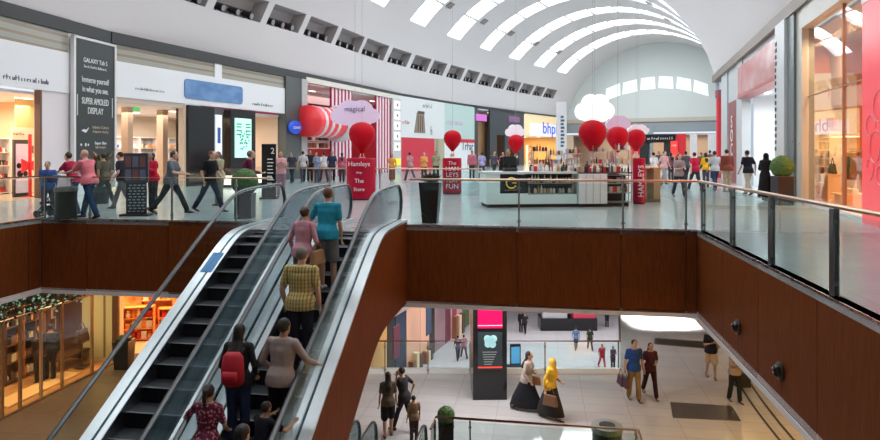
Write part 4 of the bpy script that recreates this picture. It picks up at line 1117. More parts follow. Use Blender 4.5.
for z_, ll in ((3.1, .32), (2.95, .3), (2.75, .32), (2.55,.3)):
    mb.box(X(234), X(234)+(X(249)-X(233))*ll, -.17, -.16, z_, z_+.07); mb.box(X(248)-(X(249)-X(233))*ll, X(248), -.17, -.16, z_, z_+.07)
for k in range(26): 
    xx = X(236)+(X(246)-X(236))*random.random(); z_ = 1.5+1.2*random.random(); mb.box(xx, xx+.09, -.17, -.16, z_, z_+.09)
gr = mb.build('screen_print', mat('screen_green', (.05,.35,.2), .3), B.t); gr['kind'] = 'stuff'; free(scr, 'mint green lit screen on the black pier of the wide shop', 'screen', kids=(gr,))
room(B, .05, x1, 8, 3.75, CREAM, mat('cream_floor', (.6,.5,.42), .2), 420, (1,.84,.68), panels=3, back=mat('lit_cream', (.9,.8,.68), .5))
for px_ in (128, 163): B.box('column', mat('tan_column', (.62,.47,.36), .5), X(px_, 2), X(px_+5, 2), 2, 2.4, 0, 3.75)
B.box('bulkhead', mat('brown_bulkhead', (.33,.22,.14), .6), 0, X(185), 4.4, 4.6, 2.85, 3.15)
free(B.box('exit_sign', mat('exit_green', (.05,.3,.08), .4, emit=.6, ecol=(.1,.6,.15)), X(133.5, 1), X(140, 1), 1, 1.04, 3.5, 3.68), 'little green exit sign hanging in the cream shop', 'sign')
for i, (a, wd, lb) in enumerate(((116, 3.0, 'left'), (140, 3.2, 'middle'), (168, 2.2, 'right'))):
    shelf(B, X(a, 6.5), 6.5, wd, 2.5, 4, 'tall lit shelf at the back of the cream shop, %s one' % lb, '%s back shelf of the cream shop' % lb, 7, gm=(0,1,6,3))
# display counter seen at x 185-215
ct = thing('display_counter', B.world(X(186), -2.6, 0), B.rz, 'low lit glass display counter before the black pier', 'counter')
MB().box(0, 3.6, 0, .9, 0, .12).box(0, 3.6, 0, .9, .55, .62).build('body', BLACKM, ct)
MB().box(.03, 3.57, .03, .87, .12, .55).build('light_box', mat('lit_counter', (.9,.85,.7), .4, emit=1.1, ecol=(1,.92,.72)), ct)
MB().box(0, 3.6, 0, .9, .62, .9).build('glass_case', SHOPGL, ct)

# ---- dark column with blue oval + pale column
G = Shop(onL(284), onL(304.5), 'dark grey pier beside the striped sweet shop with a blue oval sign', 'pier', 'pier')
G.box('dark_face', mat('grey_green_pier', (.085,.10,.10), .4), 0, G.X(299), -.15, .5, 0, 6.2); G.box('pale_face', mat('pale_pier', (.45,.46,.46), .4), G.X(299), G.W, -.22, .5, 0, 6.2)
G.box('beam', BEAM, 0, G.W, -.12, .3, 6.15, 6.62)
ov = MB().ell((G.X(291), -.30, 3.15), .72, .12, .42).build('oval_sign', mat('oval_blue', (.01,.06,.42), .35, emit=.35, ecol=(.02,.1,.7)), G.t, smooth=True)
free(ov, 'blue oval sign with small white word on the dark grey pier', 'sign', kids=(text('zoom', .34, LW, G.t, (G.X(291), -.43, 3.15), (PI/2, 0, 0)),))

# ---- sweet shop with red and white stripes
C = Shop(onL(304.5), onL(397), 'sweet shop with red and white striped front and lit red interior')
X = C.X
C.box('beam', BEAM, 0, C.W, -.12, .3, 6.35, 6.62); C.box('top_frame', mat('lit_frame', (.7,.68,.6), .4), 0, C.W, -.15, .2, 6.05, 6.38)
PINKW = mat('stripe_white', (.85,.72,.75), .5)
for a, b in ((331, 352), (376, 390)):
    n = 6 if a < 340 else 5
    C.box('stripe_panel', mat('stripe_crimson', (.38,.01,.07), .5), X(a), X(b), .0, .1, 0, 6.05)
    for k in range(n):
        xx = X(a)+(X(b)-X(a))*(k+.2)/n; C.box('white_stripe', PINKW, xx, xx+(X(b)-X(a))/n*.45, -.03, 0, 0, 6.05)
room(C, 0, C.W+5, 8, 6.0, mat('candy_red', (.55,.03,.05), .5), None, 300, (1,.75,.7), panels=2, back=mat('candy_back', (.45,.05,.06), .5))
C.box('white_gallery', mat('gallery_white', (.75,.6,.6), .5), X(306, 3), X(331, 3), 3, 3.2, 5.2, 5.9)
C.box('mid_floor', mat('orange_lit', (.85,.5,.32), .5), X(305, 2), X(332, 2), 2, 2.4, 2.9, 3.25)
for k, (a, b) in enumerate(((306, 330),)):
    for j, zz in enumerate((1.9, 2.5)):
        shelf(C, X(a, 5), 5, X(b, 5)-X(a, 5), .55, 1, 'cream shelf of dark sweet jars, %s one in the red shop' % ('lower' if j == 0 else 'upper'), '%s shelf of the red sweet shop' % ('lower' if j == 0 else 'upper'), 7, gm=(4,4,6,2), z0=zz, isz=.4)
cand = thing('giant_candy_roll', C.world(X(306, -.6), -.6, C.Z(318, 122, -.6)), C.rz, 'huge red candy roll with white bands over the sweet shop door', 'decoration')
Lc = X(336, -.6)-X(306, -.6)
MB().loft([((Lc*i/10, 0, 0), .98, .98) for i in range(11)], 20).build('roll', mat('candy_roll_red', (.72,.03,.04), .3, emit=.12, ecol=(.8,.05,.05)), cand, smooth=True)
for f in (.2, .42, .64): MB().loft([((Lc*f, 0, 0), 1.0, 1.0), ((Lc*(f+.09), 0, 0), 1.0, 1.0)], 20).build('white_band', PINKW, cand, smooth=True)
mb = MB()
mb.loft([((Lc*.98, 0, 0), 1.1, 1.1), ((Lc*1.06, 0, 0), 1.25, 1.25), ((Lc*1.22, 0, 0), 1.2, 1.2), ((Lc*1.3, 0, 0), .9, .9)], 18); mb.build('white_end', mat('candy_white', (.8,.78,.85), .4), cand, smooth=True)
# column of little square pictures
sp = Shop(onL(389.5), onL(398), 'white picture strip with small square pictures beside the striped front', 'picture strip', 'picture_strip')
sp.box('backing', mat('strip_grey', (.6,.62,.62), .4), 0, sp.W, -.3, -.12, 0, 6.1)
for k in range(5): sp.box('picture', mat('picture_white', (.85,.85,.82), .4, emit=.2), .2, sp.W-.2, -.34, -.3, 1.75+k*.86, 2.45+k*.86); 
mb = MB()
for k in range(5): mb.ell((sp.W*.5, -.35, 2.1+k*.86), .12, .02, .13)
mb.build('picture_motif', mat('motif_brown', (.3,.12,.1), .5), sp.t)
sp.box('yellow_picture', mat('sign_yellow', (.9,.75,.05), .4, emit=.3), .15, sp.W-.15, -.34, -.3, .55, 1.1)

# ---- hoardings
H1 = Shop(onL(398), onL(444), 'white and red shop hoarding with a big handbag picture', 'hoarding', 'hoarding')
X = H1.X; zr = H1.Z(420, 138)
H1.box('beam', BEAM, 0, H1.W, -.05, .3, 6.45, 6.62)
H1.box('white_panel', mat('hoarding_white', (.72,.76,.77), .5), 0, H1.W, -.06, .1, zr, 6.4)
H1.box('red_panel', mat('hoarding_red', (.62,.03,.06), .5), 0, X(438), -.05, .1, 0, zr)
H1.box('photo_panel', mat('hoarding_photo', (.45,.42,.30), .5), X(434), H1.W, -.05, .1, 0, zr)
bz = H1.Z(419, 133); bx = (X(413.5), X(424.5)); bw = bx[1]-bx[0]
mb = MB(); mb.prism([(bx[0], bz), (bx[1], bz+.0), (bx[0]+bw*.88, bz+1.75), (bx[0]+bw*.25, bz+1.8)], 'y', -.1, -.06)
mb.build('handbag_picture', mat('bag_brown', (.28,.22,.17), .5), H1.t)
mb = MB()
for f in (.3,.5,.7): mb.box(bx[0]+bw*f, bx[0]+bw*(f+.06), -.115, -.1, bz+.1, bz+1.55)
mb.box(bx[0]+bw*.3, bx[0]+bw*.9, -.115, -.1, bz+1.7, bz+1.95); mb.build('bag_stitching', mat('bag_dark', (.08,.06,.05), .5), H1.t)
scribble(H1, mat('ho_red', (.6,.2,.25), .5), X(401), X(409), -.07, H1.Z(405, 124), .35, 5); scribble(H1, mat('ho_tan', (.35,.3,.25), .5), X(422), X(432), -.07, H1.Z(427, 108), .4, 7)
scribble(H1, BLACKM, X(430), X(432), -.07, H1.Z(431, 135), .8, 2)
H2 = Shop(onL(444), onL(474), 'pale mint green hoarding with small white script, right of the handbag picture', 'hoarding', 'hoarding')
X = H2.X
H2.box('beam', BEAM, 0, H2.W, -.05, .3, 6.45, 6.62)
zr2 = H2.Z(459, 139)
H2.box('mint_panel', mat('hoarding_mint', (.50,.66,.63), .5), 0, H2.W, -.06, .1, zr2, 6.4)
H2.box('red_rail', mat('hoarding_red', (.62,.03,.06), .5), X(458), H2.W, -.1, .1, zr2-.35, zr2)
H2.box('white_panel', mat('hoarding_white2', (.8,.85,.86), .5), 0, H2.W, -.04, .1, 0, zr2-.35)
scribble(H2, mat('script_lilac', (.75,.5,.75), .5), X(446), X(462), -.07, H2.Z(455, 125), .6, 9)
scribble(H2, mat('dark_blue_print', (.03,.07,.16), .5), X(462), X(473), -.06, H2.Z(468, 150), .9, 5)

# ---- dark shop with purple sign
Dk = Shop(onL(474), onL(524), 'dark fronted shop with a purple sign between mint hoarding and yellow shop')
X = Dk.X
Dk.box('beam', BEAM, 0, Dk.W, -.12, .3, 6.35, 6.62)
DG = mat('dark_front', (.045,.06,.07), .35)
Dk.box('front_panel', DG, 0, X(478), 0, .3, 0, 6.35); Dk.box('front_panel', DG, X(490), X(524), .0, .2, 3.6, 6.35)
for a, b in ((490, 497), (505, 510), (519, 524)): Dk.box('pier', DG, X(a), X(b), 0, .4, 0, 3.6)
free(Dk.box('purple_sign', mat('purple_sign', (.35,.08,.35), .4, emit=.4, ecol=(.7,.2,.65)), X(475.5), X(486), -.1, -.002, Dk.Z(480, 121), Dk.Z(480, 116)+.2), 'small lit purple sign on the dark fronted shop', 'sign')
room(Dk, 0, Dk.W-.1, 5, 6.2, mat('dark_brown_wall', (.12,.07,.05), .5), None, 160, (1,.7,.5), panels=1)
Dk.box('purple_panel', mat('dusky_purple', (.28,.13,.27), .5), X(508), X(519), -.1, 0, 5.2, 5.9)
Dk.box('tan_screen', mat('tan_screen', (.42,.25,.12), .5), X(477, 1), X(485, 1), 1, 1.1, 0, 5.0)
# ---- yellow shop with blue lettering
Y = Shop(onL(524), onL(559), 'warm yellow lit shop with blue lettering at the far end on the left')
X = Y.X
Y.box('beam', BEAM, 0, Y.W, -.12, .3, 6.45, 6.62)
YW = mat('yellow_fascia', (.85,.68,.42), .5, emit=.25, ecol=(1,.75,.45))
Y.box('fascia', YW, 0, Y.W, 0, .2, 3.7, 6.45)
ws = Y.box('white_sign', mat('sign_white_lit', (.85,.88,.95), .4, emit=.3), X(530), Y.W, -.1, 0, 3.7, 5.3)
wt = text('bhpi', 2.2, mat('letter_blue', (.02,.05,.5), .4, emit=.3, ecol=(.03,.08,.8)), Y.t, ((X(542)+X(556))/2, -.15, 4.75), (PI/2, 0, 0), squash=1.3); free(ws, 'white sign with bold blue lettering on the yellow shop', 'sign', kids=(wt,))
room(Y, 0, Y.W, 6, 3.7, mat('yellow_wall', (.8,.5,.2), .5), None, 420, (1,.72,.4), panels=2)
for a in (528, 536, 545): shelf(Y, X(a, 4), 4, 2.2, 2.6, 3, 'shelf with orange goods in the yellow shop, %s one' % {528:'left',536:'middle',545:'right'}[a], '%s shelf of the yellow shop' % {528:'left',536:'middle',545:'right'}[a], 4, gm=(1,6,0), isz=.35)
# white banner column
wc = thing('banner_column', ray(561.5, 40, 0), 0, 'slim white column with dark vertical lettering beside the yellow shop', 'column')
wd = 9.5/640*40
MB().box(-wd/2, wd/2, -.15, .15, 0, zat(102, 40)).build('column', mat('column_white', (.75,.78,.8), .4), wc)
mb = MB()
for k in range(9): mb.box(-.08, .1+.05*(k % 2), -.17, -.15, zat(116+k*3.6, 40)-.13, zat(116+k*3.6, 40))
mb.build('lettering', mat('letter_teal', (.05,.12,.2), .5), wc)

# ================================================================ far end shops
l, r = Lp(TE), Rp(TE)
Z_ = Shop(l, r, 'row of shops under the far end wall with grey fascia and red fronts')
X = Z_.X
Z_.box('cornice', mat('beige_cornice', (.55,.5,.42), .5), 0, Z_.W, -.3, .1, 5.7, 6.2)
Z_.box('fascia', mat('blue_grey_fascia', (.30,.34,.37), .5), 0, Z_.W, -.1, .1, 4.3, 5.7)
room(Z_, 0, Z_.W, 5, 4.0, mat('far_wall', (.40,.30,.22), .5), None, 500, (1,.85,.7), panels=3)
for a, b, m_ in ((567, 573, 'cream_wall'), (640, 650, None), (648, 653, 'blue_grey_fascia'), (690, 697, 'white_plaster'), (664, 672, None), (708, 716, 'white_plaster')):
    Z_.box('pier', MATS[m_] if m_ else BLACKM, X(a), X(b), -.2, .3, 0, 4.0 if m_ != 'blue_grey_fascia' else 5.4)
bs = Z_.box('black_sign', BLACK, X(640), X(676), -.35, -.25, 2.9, 4.0)
bl = scribble(Z_, LW, X(643), X(674), -.36, 3.3, .35, 14); free(bs, 'long black sign with white lettering at the far end of the hall', 'sign', kids=(bl,))
for a, b in ((631, 641), (671, 686)): Z_.box('red_front', RED, X(a), X(b), -.15, .1, 1.2, 4.0)
po = Z_.box('red_poster', mat('lit_red', (.8,.05,.04), .4, emit=.4), X(671), X(678), -.45, -.4, 1.2, 3.1); scribble(Z_, LW, X(672), X(677), -.46, 2.4, .3, 4).__class__; free(po, 'bright red poster at the far end under the black sign', 'poster')
# red post + lantern shape at the corner of the right side
rp = thing('red_pillar', ray(719.5, 41, 0), 0, 'slim bright red pillar where the right side shops turn the corner', 'pillar')
MB().box(-.14, .14, -.14, .14, 0, zat(98, 41)).box(-.2, .2, -.2, .2, 0, .2).build('shaft', RED, rp)
MB().box(-.19, .19, -.19, .19, zat(98, 41), zat(90, 41)).build('capital', mat('pillar_cap', (.4,.1,.12), .4), rp)

# ================================================================ right side shops
def onR(px):
    Yv = 5.5/((px-440)/FPX-.3); return Vector((5.5+.3*Yv, Yv))
R0 = Shop(onR(716), onR(784), 'right hand shop with long glossy red sign over a white walled entrance')
X = R0.X
def rbeam(S):
    S.box('beam', mat('bronze_beam', (.20,.15,.12), .4), 0, S.W, -.25, .3, 6.2, 6.62)
rbeam(R0)
PR = mat('pale_blue_pier', (.55,.60,.62), .35)
R0.box('pier', PR, X(723), X(729), -.1, .3, 0, 6.2)
R0.box('letter_pier', mat('dull_red', (.30,.07,.08), .4), X(729.5), X(738), -.05, .3, 0, 4.4); R0.box('pier', PR, X(729.5), X(738), -.05, .3, 4.4, 6.2)
for k, ch in enumerate('SOCO'): text(ch, .95, LW, R0.t, ((X(730)+X(737.5))/2, -.1, 3.1-.75*k+.15), (PI/2, 0, 0), squash=1.25)
R0.box('pier', PR, X(738.5), X(744), -.1, .3, 0, 6.2)
def redsign_fn(nt, co):
    n = noise(nt, mapping(nt, co, (.5,1,1)), 1.0, 3)
    return ramp(nt, n, [(.35,(.60,.12,.13)), (.55,(.66,.28,.27)), (.72,(.72,.5,.5))])
free(R0.box('red_sign', nodemat('mottled_red', redsign_fn, .2), X(742), X(783), -.2, -.06, 4.46, 5.84), 'long glossy pinkish red sign over the white entrance on the right', 'sign')
R0.box('upper_panel', PR, X(742), X(783), -.05, .1, 5.85, 6.2); R0.box('door_head', mat('head_red', (.5,.1,.1), .3), X(742), X(783), -.22, .4, 4.3, 4.45)
room(R0, X(744), R0.W, 2.2, 4.35, mat('white_room', (.74,.77,.79), .5), None, 170, (.95,.98,1), panels=2)
R0.box('wall_speaker', CHARC, X(763, 2.1), X(765, 2.1), 2.05, 2.1, 2.9, 3.2)
rc = thing('red_cabinet', R0.world(X(764.5, 1.5), 1.5, 1.15), R0.rz, 'small red box on the white shop wall above the woman in black', 'box')
MB().box(-.28, .28, 0, .3, 0, .75).build('body', RED, rc, bevel=.02); MB().box(-.15, .15, -.02, 0, .2, .5).build('label_plate', LW, rc)
# pilaster with small vertical lettering
R1 = Shop(onR(784), onR(806.0), 'pale and dark stone pilaster with tiny vertical lettering between right hand shops', 'pilaster', 'pilaster')
X = R1.X; rbeam(R1)
R1.box('pale_face', mat('pale_stone', (.60,.66,.67), .3), 0, X(794), -.3, .4, 0, 6.2); R1.box('dark_face', mat('grey_stone', (.15,.18,.19), .3), X(794), X(800.5), -.2, .4, 0, 6.2)
R1.box('sand_face', mat('sand_metal', (.50,.50,.44), .3), X(800.5), R1.W-.01, -.12, .08, 0, 6.2)
mb = MB()
for k in range(17):
    z_ = 1.7+k*.235; mb.box(.1, .1+.2*random.choice((.6,1,.8)), -.325, -.3, z_, z_+.14)
mb.build('lettering', mat('letter_black', (.03,.03,.035), .4), R1.t)
# big glazed shop
R2 = Shop(onR(806.0), onR(867), 'glazed right hand shop with glowing orange interior, shelves and handbags')
X = R2.X; rbeam(R2)
SAND = MATS['sand_metal']
R2.box('header', SAND, 0, R2.W, -.15, .2, 5.55, 6.2)
R2.box('plinth', mat('white_plinth', (.75,.72,.7), .4), 0, R2.W, -.05, .25, 0, .12)
for a, b in ((0, X(841)), (X(841.6), R2.W)): R2.box('glass_pane', SHOPGL, a+.02, b-.02, .06, .075, .12, 5.55)
R2.box('mullion', mat('bronze_mullion', (.35,.2,.12), .4), X(840.8), X(841.6), .03, .12, .12, 5.55)
R2.box('transom', mat('bronze_mullion', (.35,.2,.12), .4), 0, R2.W, .05, .1, 3.38, 3.42)
def orange_fn(nt, co):
    return ramp(nt, noise(nt, co, .8, 2), [(.3,(.66,.17,.03)), (.7,(.76,.26,.055))])
ORW = nodemat('orange_wall', orange_fn, .5)
room(R2, -3.2, R2.W, 3.6, 5.5, ORW, mat('orange_floor', (.8,.55,.42), .25), 250, (1,.66,.38), panels=0, back=ORW, cl=mat('taupe_ceiling', (.45,.36,.32), .5), ly=.22)
LIGHTS.append((R2.world(R2.W*.55, 2.2, 3.2), R2.W*.7, .8, 120, (1,.62,.3), R2.rz))
R2.box('upper_wall', mat('taupe_wall', (.52,.40,.36), .5), -3.1, X(841, 1.5), 1.5, 1.6, 3.3, 5.5)
R2.box('yellow_wall', mat('amber_wall', (.9,.50,.06), .5, emit=.12, ecol=(1,.5,.05)), X(842, 2.6), R2.W, 2.6, 2.7, 1.6, 4.2)
text('JACQUARD', .42, mat('letter_red', (.75,.06,.03), .4, emit=.3), R2.t, ((X(809, 1.4)+X(836, 1.4))/2, 1.42, 3.72), (PI/2, 0, 0), squash=.8)
R2.box('round_sign', mat('salmon_sign', (.75,.25,.22), .5), X(812, 1.5), X(836, 1.5), 1.42, 1.5, 2.55, 2.85)
t = shelf(R2, X(816, 1.1), 1.1, X(829.5, 1.1)-X(816, 1.1), 1.85, 6, 'pale lit shelf tower of stacked boxes behind the right hand window', 'lit shelf tower in the right hand window', 3, m=mat('lit_shelf', (.9,.7,.5), .4, emit=.35, ecol=(1,.75,.5)), gm=(6,0,2), z0=.5, isz=.24)
MB().box(0, X(829.5, 1.1)-X(816, 1.1), -.1, .4, -.5, -.02).build('base_cabinet', mat('pink_base', (.85,.5,.45), .4), t)
def handbag(loc, rz, m, label, s_=1.0, name='handbag', cat='handbag', grp=None):
    t = thing(name, loc, rz, label, cat, grp)
    mb = MB(); mb.hexa([(-.17*s_,-.06*s_,0),(.17*s_,-.06*s_,0),(.17*s_,.06*s_,0),(-.17*s_,.06*s_,0)], [(-.13*s_,-.03*s_,.24*s_),(.13*s_,-.03*s_,.24*s_),(.13*s_,.03*s_,.24*s_),(-.13*s_,.03*s_,.24*s_)])
    mb.build('body', m, t, bevel=.012*s_)
    MB().tube([(-.09*s_+.18*s_*i/8, 0, .23*s_+.15*s_*math.sin(PI*i/8)) for i in range(9)], .009*s_, 6).build('strap', m, t, smooth=True)
    return t
def pedestal(S, px, y, w_, h_, label, m):
    t = thing('display_stand', S.world(S.X(px, y), y, 0), S.rz, label, 'stand')
    MB().box(-w_/2, w_/2, -w_/2, w_/2, h_-.04, h_).build('top', m, t); MB().box(-w_*.4, w_*.4, -w_*.4, w_*.4, .02, h_-.04).build('body', m, t); MB().box(-w_*.45, w_*.45, -w_*.45, w_*.45, 0, .02).build('base', m, t)
LS = mat('lit_stand', (.9,.65,.42), .4)
pedestal(R2, 832.5, .9, .45, .95, 'pale stand under the black handbag in the right hand window', LS)
handbag(R2.world(X(832.5, .9), .9, .95), R2.rz, BLACK, 'black handbag with strap on a stand in the right hand window', 1.35)
pedestal(R2, 850, .8, .8, .45, 'low round-topped table with goods in the orange shop window', LS)
for i, (px_, z_) in enumerate(((847, .45), (850, .45), (853.5, .45))):
    o = MB().box(-.1, .1, -.1, .1, 0, .14).box(-.105, .105, -.105, .105, .1, .145).build('gift_box', GOODS[6], None, R2.world(X(px_, .8), .8, z_), R2.rz); tag(o, 'cream gift box on the low window table, %s of three' % ('left', 'middle', 'right')[i], 'box', 'gift boxes on the window table')
rk = thing('clothes_rail', R2.world(X(846, 1.7), 1.7, 0), R2.rz, 'rail with dark garments hanging in the orange shop', 'clothes rail')
mb = MB(); mb.tube([(0,0,0),(0,0,1.75)], .015).tube([(1.3,0,0),(1.3,0,1.75)], .015).tube([(0,0,1.75),(1.3,0,1.75)], .015).box(-.02,.02,-.25,.25,0,.03).box(1.28,1.32,-.25,.25,0,.03); mb.build('rail_frame', STEELD, rk)
for k in range(5):
    xx = .55+.14*k; gm_ = GOODS[(4,2,4,4,2)[k]]
    MB().hexa([(xx-.04,-.24,.75),(xx+.04,-.24,.75),(xx+.04,.24,.75),(xx-.04,.24,.75)], [(xx-.02,-.16,1.62),(xx+.02,-.16,1.62),(xx+.02,.16,1.62),(xx-.02,.16,1.62)]).build('garment', gm_, rk, bevel=.01)
    MB().tube([(xx,-.15,1.63),(xx,0,1.7),(xx,.15,1.63)], .008, 6).build('hanger', STEELD, rk)
shelf(R2, X(842.5, 2.2), 2.2, .5, 1.5, 4, 'orange shelf of dark shoes and boxes beside the clothes rail', 'shelf beside the clothes rail', 3, m=mat('orange_shelf', (.85,.42,.12), .4), gm=(4,2,6), z0=.2, isz=.13)
# red panel at the right edge
R3 = Shop(onR(867), onR(960), 'large red glazed panel with faint white scrollwork at the right edge of the view', 'panel')
rbeam(R3)
R3.box('panel', mat('coral_red', (.80,.05,.07), .2, emit=.28, ecol=(.9,.08,.1)), .0, R3.W, -.1, .2, 0, 6.2)
mb = MB()
for (cx, cz, rr_, a0, a1) in ((.55,2.2,.35,0,300), (.9,1.7,.45,60,360), (.5,1.3,.3,-90,180), (1.1,2.6,.4,90,400), (1.2,1.1,.35,0,270)):
    mb.tube([(cx+rr_*(1-i/30)*math.cos(math.radians(a0+(a1-a0)*i/16)), -.11, cz+rr_*(1-i/30)*math.sin(math.radians(a0+(a1-a0)*i/16))) for i in range(17)], .012, 5)
mb.build('scrollwork', mat('scroll_pink', (.9,.35,.4), .4), R3.t)
R3.box('white_top', mat('pale_pink', (.85,.7,.75), .3), .0, R3.W, -.12, -.1, 5.1, 6.2)
# closing walls behind and beside the camera
mb = MB(); mb.wallseg(RP[0], LP[0], 0, 16, .2); struct(mb.build('wall_back', WHITE))
mb = MB(); pL = [Lp(t) for t in (0, .5, 1, 1.5)]+[onL(-70)]
for a, b in zip(pL[:-1], pL[1:]): mb.wallseg(a, b, 0, 6.62, .2)
struct(mb.build('wall_left', WHITE))
mb = MB(); pr = [onR(960), Vector((5.5+.3*2, 2)), Vector((2.8, -9)), Vector((1.0,-15))]
for a, b in zip(pr[:-1], pr[1:]): mb.wallseg(a, b, 0, 6.62, .2)
struct(mb.build('wall_right', WHITE))
mb = MB(); pr = [Rp(7.9), Rp(7.5), Rp(7), Rp(6.6), Rp(6.2), onR(716)]
for a, b in zip(pr[:-1], pr[1:]): mb.wallseg(a, b, 0, 6.62, .2)
struct(mb.build('wall_right', PR))
mb = MB(); pL = [onL(559)+Vector((.1,.1)), Lp(8)]
for a, b in zip(pL[:-1], pL[1:]): mb.wallseg(a, b, 0, 6.62, .2)
struct(mb.build('wall_left', mat('far_left_shop', (.55,.38,.2), .5)))
# ================================================================ kiosk in the hall
TEALW = mat('pale_teal_panel', (.74,.92,.90), .35)
kd = 18.9
k0, k1 = ray(486.5, kd), ray(631, 19.4)
K = Shop(k0, k1, 'long pale teal kiosk counter with a black panel and gold ring emblem', 'kiosk', 'kiosk')
X = K.X; ka, kb, kc = X(528), X(577), X(606)
K.box('plinth', BLACKM, .05, K.W-.05, .05, 1.1, 0, .1)
K.box('body', TEALW, 0, ka-.0, 0, 1.15, .1, .42); K.box('body', TEALW, 0, X(500), 0, 1.15, .42, 1.0)
K.box('black_panel', BLACK, X(500), ka, .02, .2, .42, .98)
K.box('counter_top', mat('pale_top', (.62,.74,.73), .25), -.04, kb, -.04, 1.2, 1.0, 1.06)
K.box('body', TEALW, ka, kb, 0, 1.15, .1, .38); K.box('shelf_back', BLACKM, ka, kb, .42, .5, .38, 1.0)
K.box('shelf_board', mat('shelf_teal', (.2,.3,.28), .3), ka, kb, .03, .42, .38, .41); K.box('shelf_board', MATS['shelf_teal'], ka, kb, .03, .42, .70, .72)
K.box('white_cabinet', mat('cabinet_white', (.74,.80,.80), .3), kb+.03, kc, -.1, 1.1, .1, 1.0); 
for k in range(1, 4): K.box('cabinet_seam', mat('seam_grey', (.4,.45,.45), .4), kb+.03+(kc-kb-.03)*k/4-.008, kb+.03+(kc-kb-.03)*k/4+.008, -.108, -.1, .12, .98)
K.box('dark_shelving', BLACKM, kc, K.W, .4, 1.1, .1, .95)
for z_ in (.12, .4, .68, .93): K.box('shelf_board', MATS['shelf_teal'], kc, K.W, .0, .42, z_, z_+.03)
K.box('counter_top', mat('dark_top', (.05,.055,.06), .2), kb+.03, K.W, -.1, 1.15, 1.0, 1.04)
mb = MB(); cx, cz, rr_ = X(511.5), .73, .155; n = 26
pts = [(cx+rr_*math.cos(math.radians(30+300*i/n)), 0, cz+rr_*math.sin(math.radians(30+300*i/n))) for i in range(n+1)]
mb.loft([(p, .02, .022) for p in pts], 8).tube([(cx+rr_+.0, 0, cz), (cx+.02, 0, cz)], .016, 6)
K_em = mb.build('ring_emblem', mat('gold', (.85,.55,.12), .3, 1.0, emit=.15), K.t, smooth=True)
scribble(K, mat('gold_dim', (.5,.35,.1), .4), X(505), X(519), .012, .5, .05, 12)
SM = [GOODS[0], mat('jar_glass', (.55,.62,.55), .15), mat('jar_honey', (.50,.32,.10), .2), GOODS[4], GOODS[0], GOODS[6], GOODS[2], mat('lilac_goods', (.5,.42,.58), .4), mat('jar_glass', (.55,.62,.55), .15), GOODS[7], GOODS[4]]
PK = []
for kind in range(3):
    mb = MB()
    if kind == 0: mb.lathe([(.04,0),(.048,.02),(.048,.10),(.03,.12),(.034,.125),(.034,.15)], n=12)
    elif kind == 1: mb.box(-.05,.05,-.035,.035,0,.15).box(-.052,.052,-.037,.037,.11,.155)
    else: mb.lathe([(.03,0),(.035,.02),(.035,.15),(.012,.19),(.014,.24)], n=12)
    me = bpy.data.meshes.new('g'); me.from_pydata(mb.v, [], mb.f); me.materials.append(SM[0]); PK.append(me)
def item(loc, kind, m, label, grp, sc=1.0, rz=0.0, cat='shop goods'):
    o = bpy.data.objects.new(('jar', 'boxed_item', 'bottle')[kind], PK[kind]); COL.objects.link(o); o.location = loc; o.scale = (sc, sc, sc); o.rotation_euler = (0,0,rz)
    o.material_slots[0].link = 'OBJECT'; o.material_slots[0].material = m
    return tag(o, label, cat, grp)
for z_ in (.41, .72):
    for c in range(15):
        item(K.world(ka+.08+(kb-ka-.16)*c/14, .2, z_), random.choice((0, 0, 2)), random.choice(SM[:6]), 'small jar or bottle on the black shelf in the kiosk front', 'jars on the kiosk front shelf', 1.0, K.rz)
for z_ in (.43, .71):
    for c in range(6): item(K.world(kc+.08+(K.W-kc-.16)*c/5, .18, z_), random.randint(0, 2), random.choice(SM), 'small item on the dark shelving at the right end of the kiosk', 'goods on the kiosk end shelving', 1.1, K.rz)
for r_, (yy, n, sc) in enumerate(((.35, 26, 1.0), (.75, 24, 1.3), (1.0, 22, 1.6))):
    for c in range(n):
        px = 530+(625-530)*(c+.5)/n
        if random.random() < .12: continue
        zz = 1.06 if X(px, yy) < kb-.03 else 1.04
        item(K.world(min(K.W-.1, X(px, yy)+random.uniform(-.04,.04)), yy, zz), random.randint(0, 2), random.choice(SM), 'small item standing on the kiosk counter top', 'goods on the kiosk counter top', sc*random.uniform(.7, 1.1), K.rz+random.uniform(-.4,.4))
# till on the left of the counter
tl = thing('cash_register', K.world(X(514), .55, 1.06), K.rz, 'black till screen and keys on the left end of the kiosk counter', 'till')
MB().box(-.2,.2,-.15,.15,0,.1).build('base', BLACKM, tl, bevel=.01); MB().box(-.03,.03,.02,.06,.1,.25).build('stand', BLACKM, tl)
MB().hexa([(-.2,-.02,.2),(.2,-.02,.2),(.2,.01,.2),(-.2,.01,.2)], [(-.2,.05,.46),(.2,.05,.46),(.2,.08,.46),(-.2,.08,.46)]).build('screen', BLACK, tl)
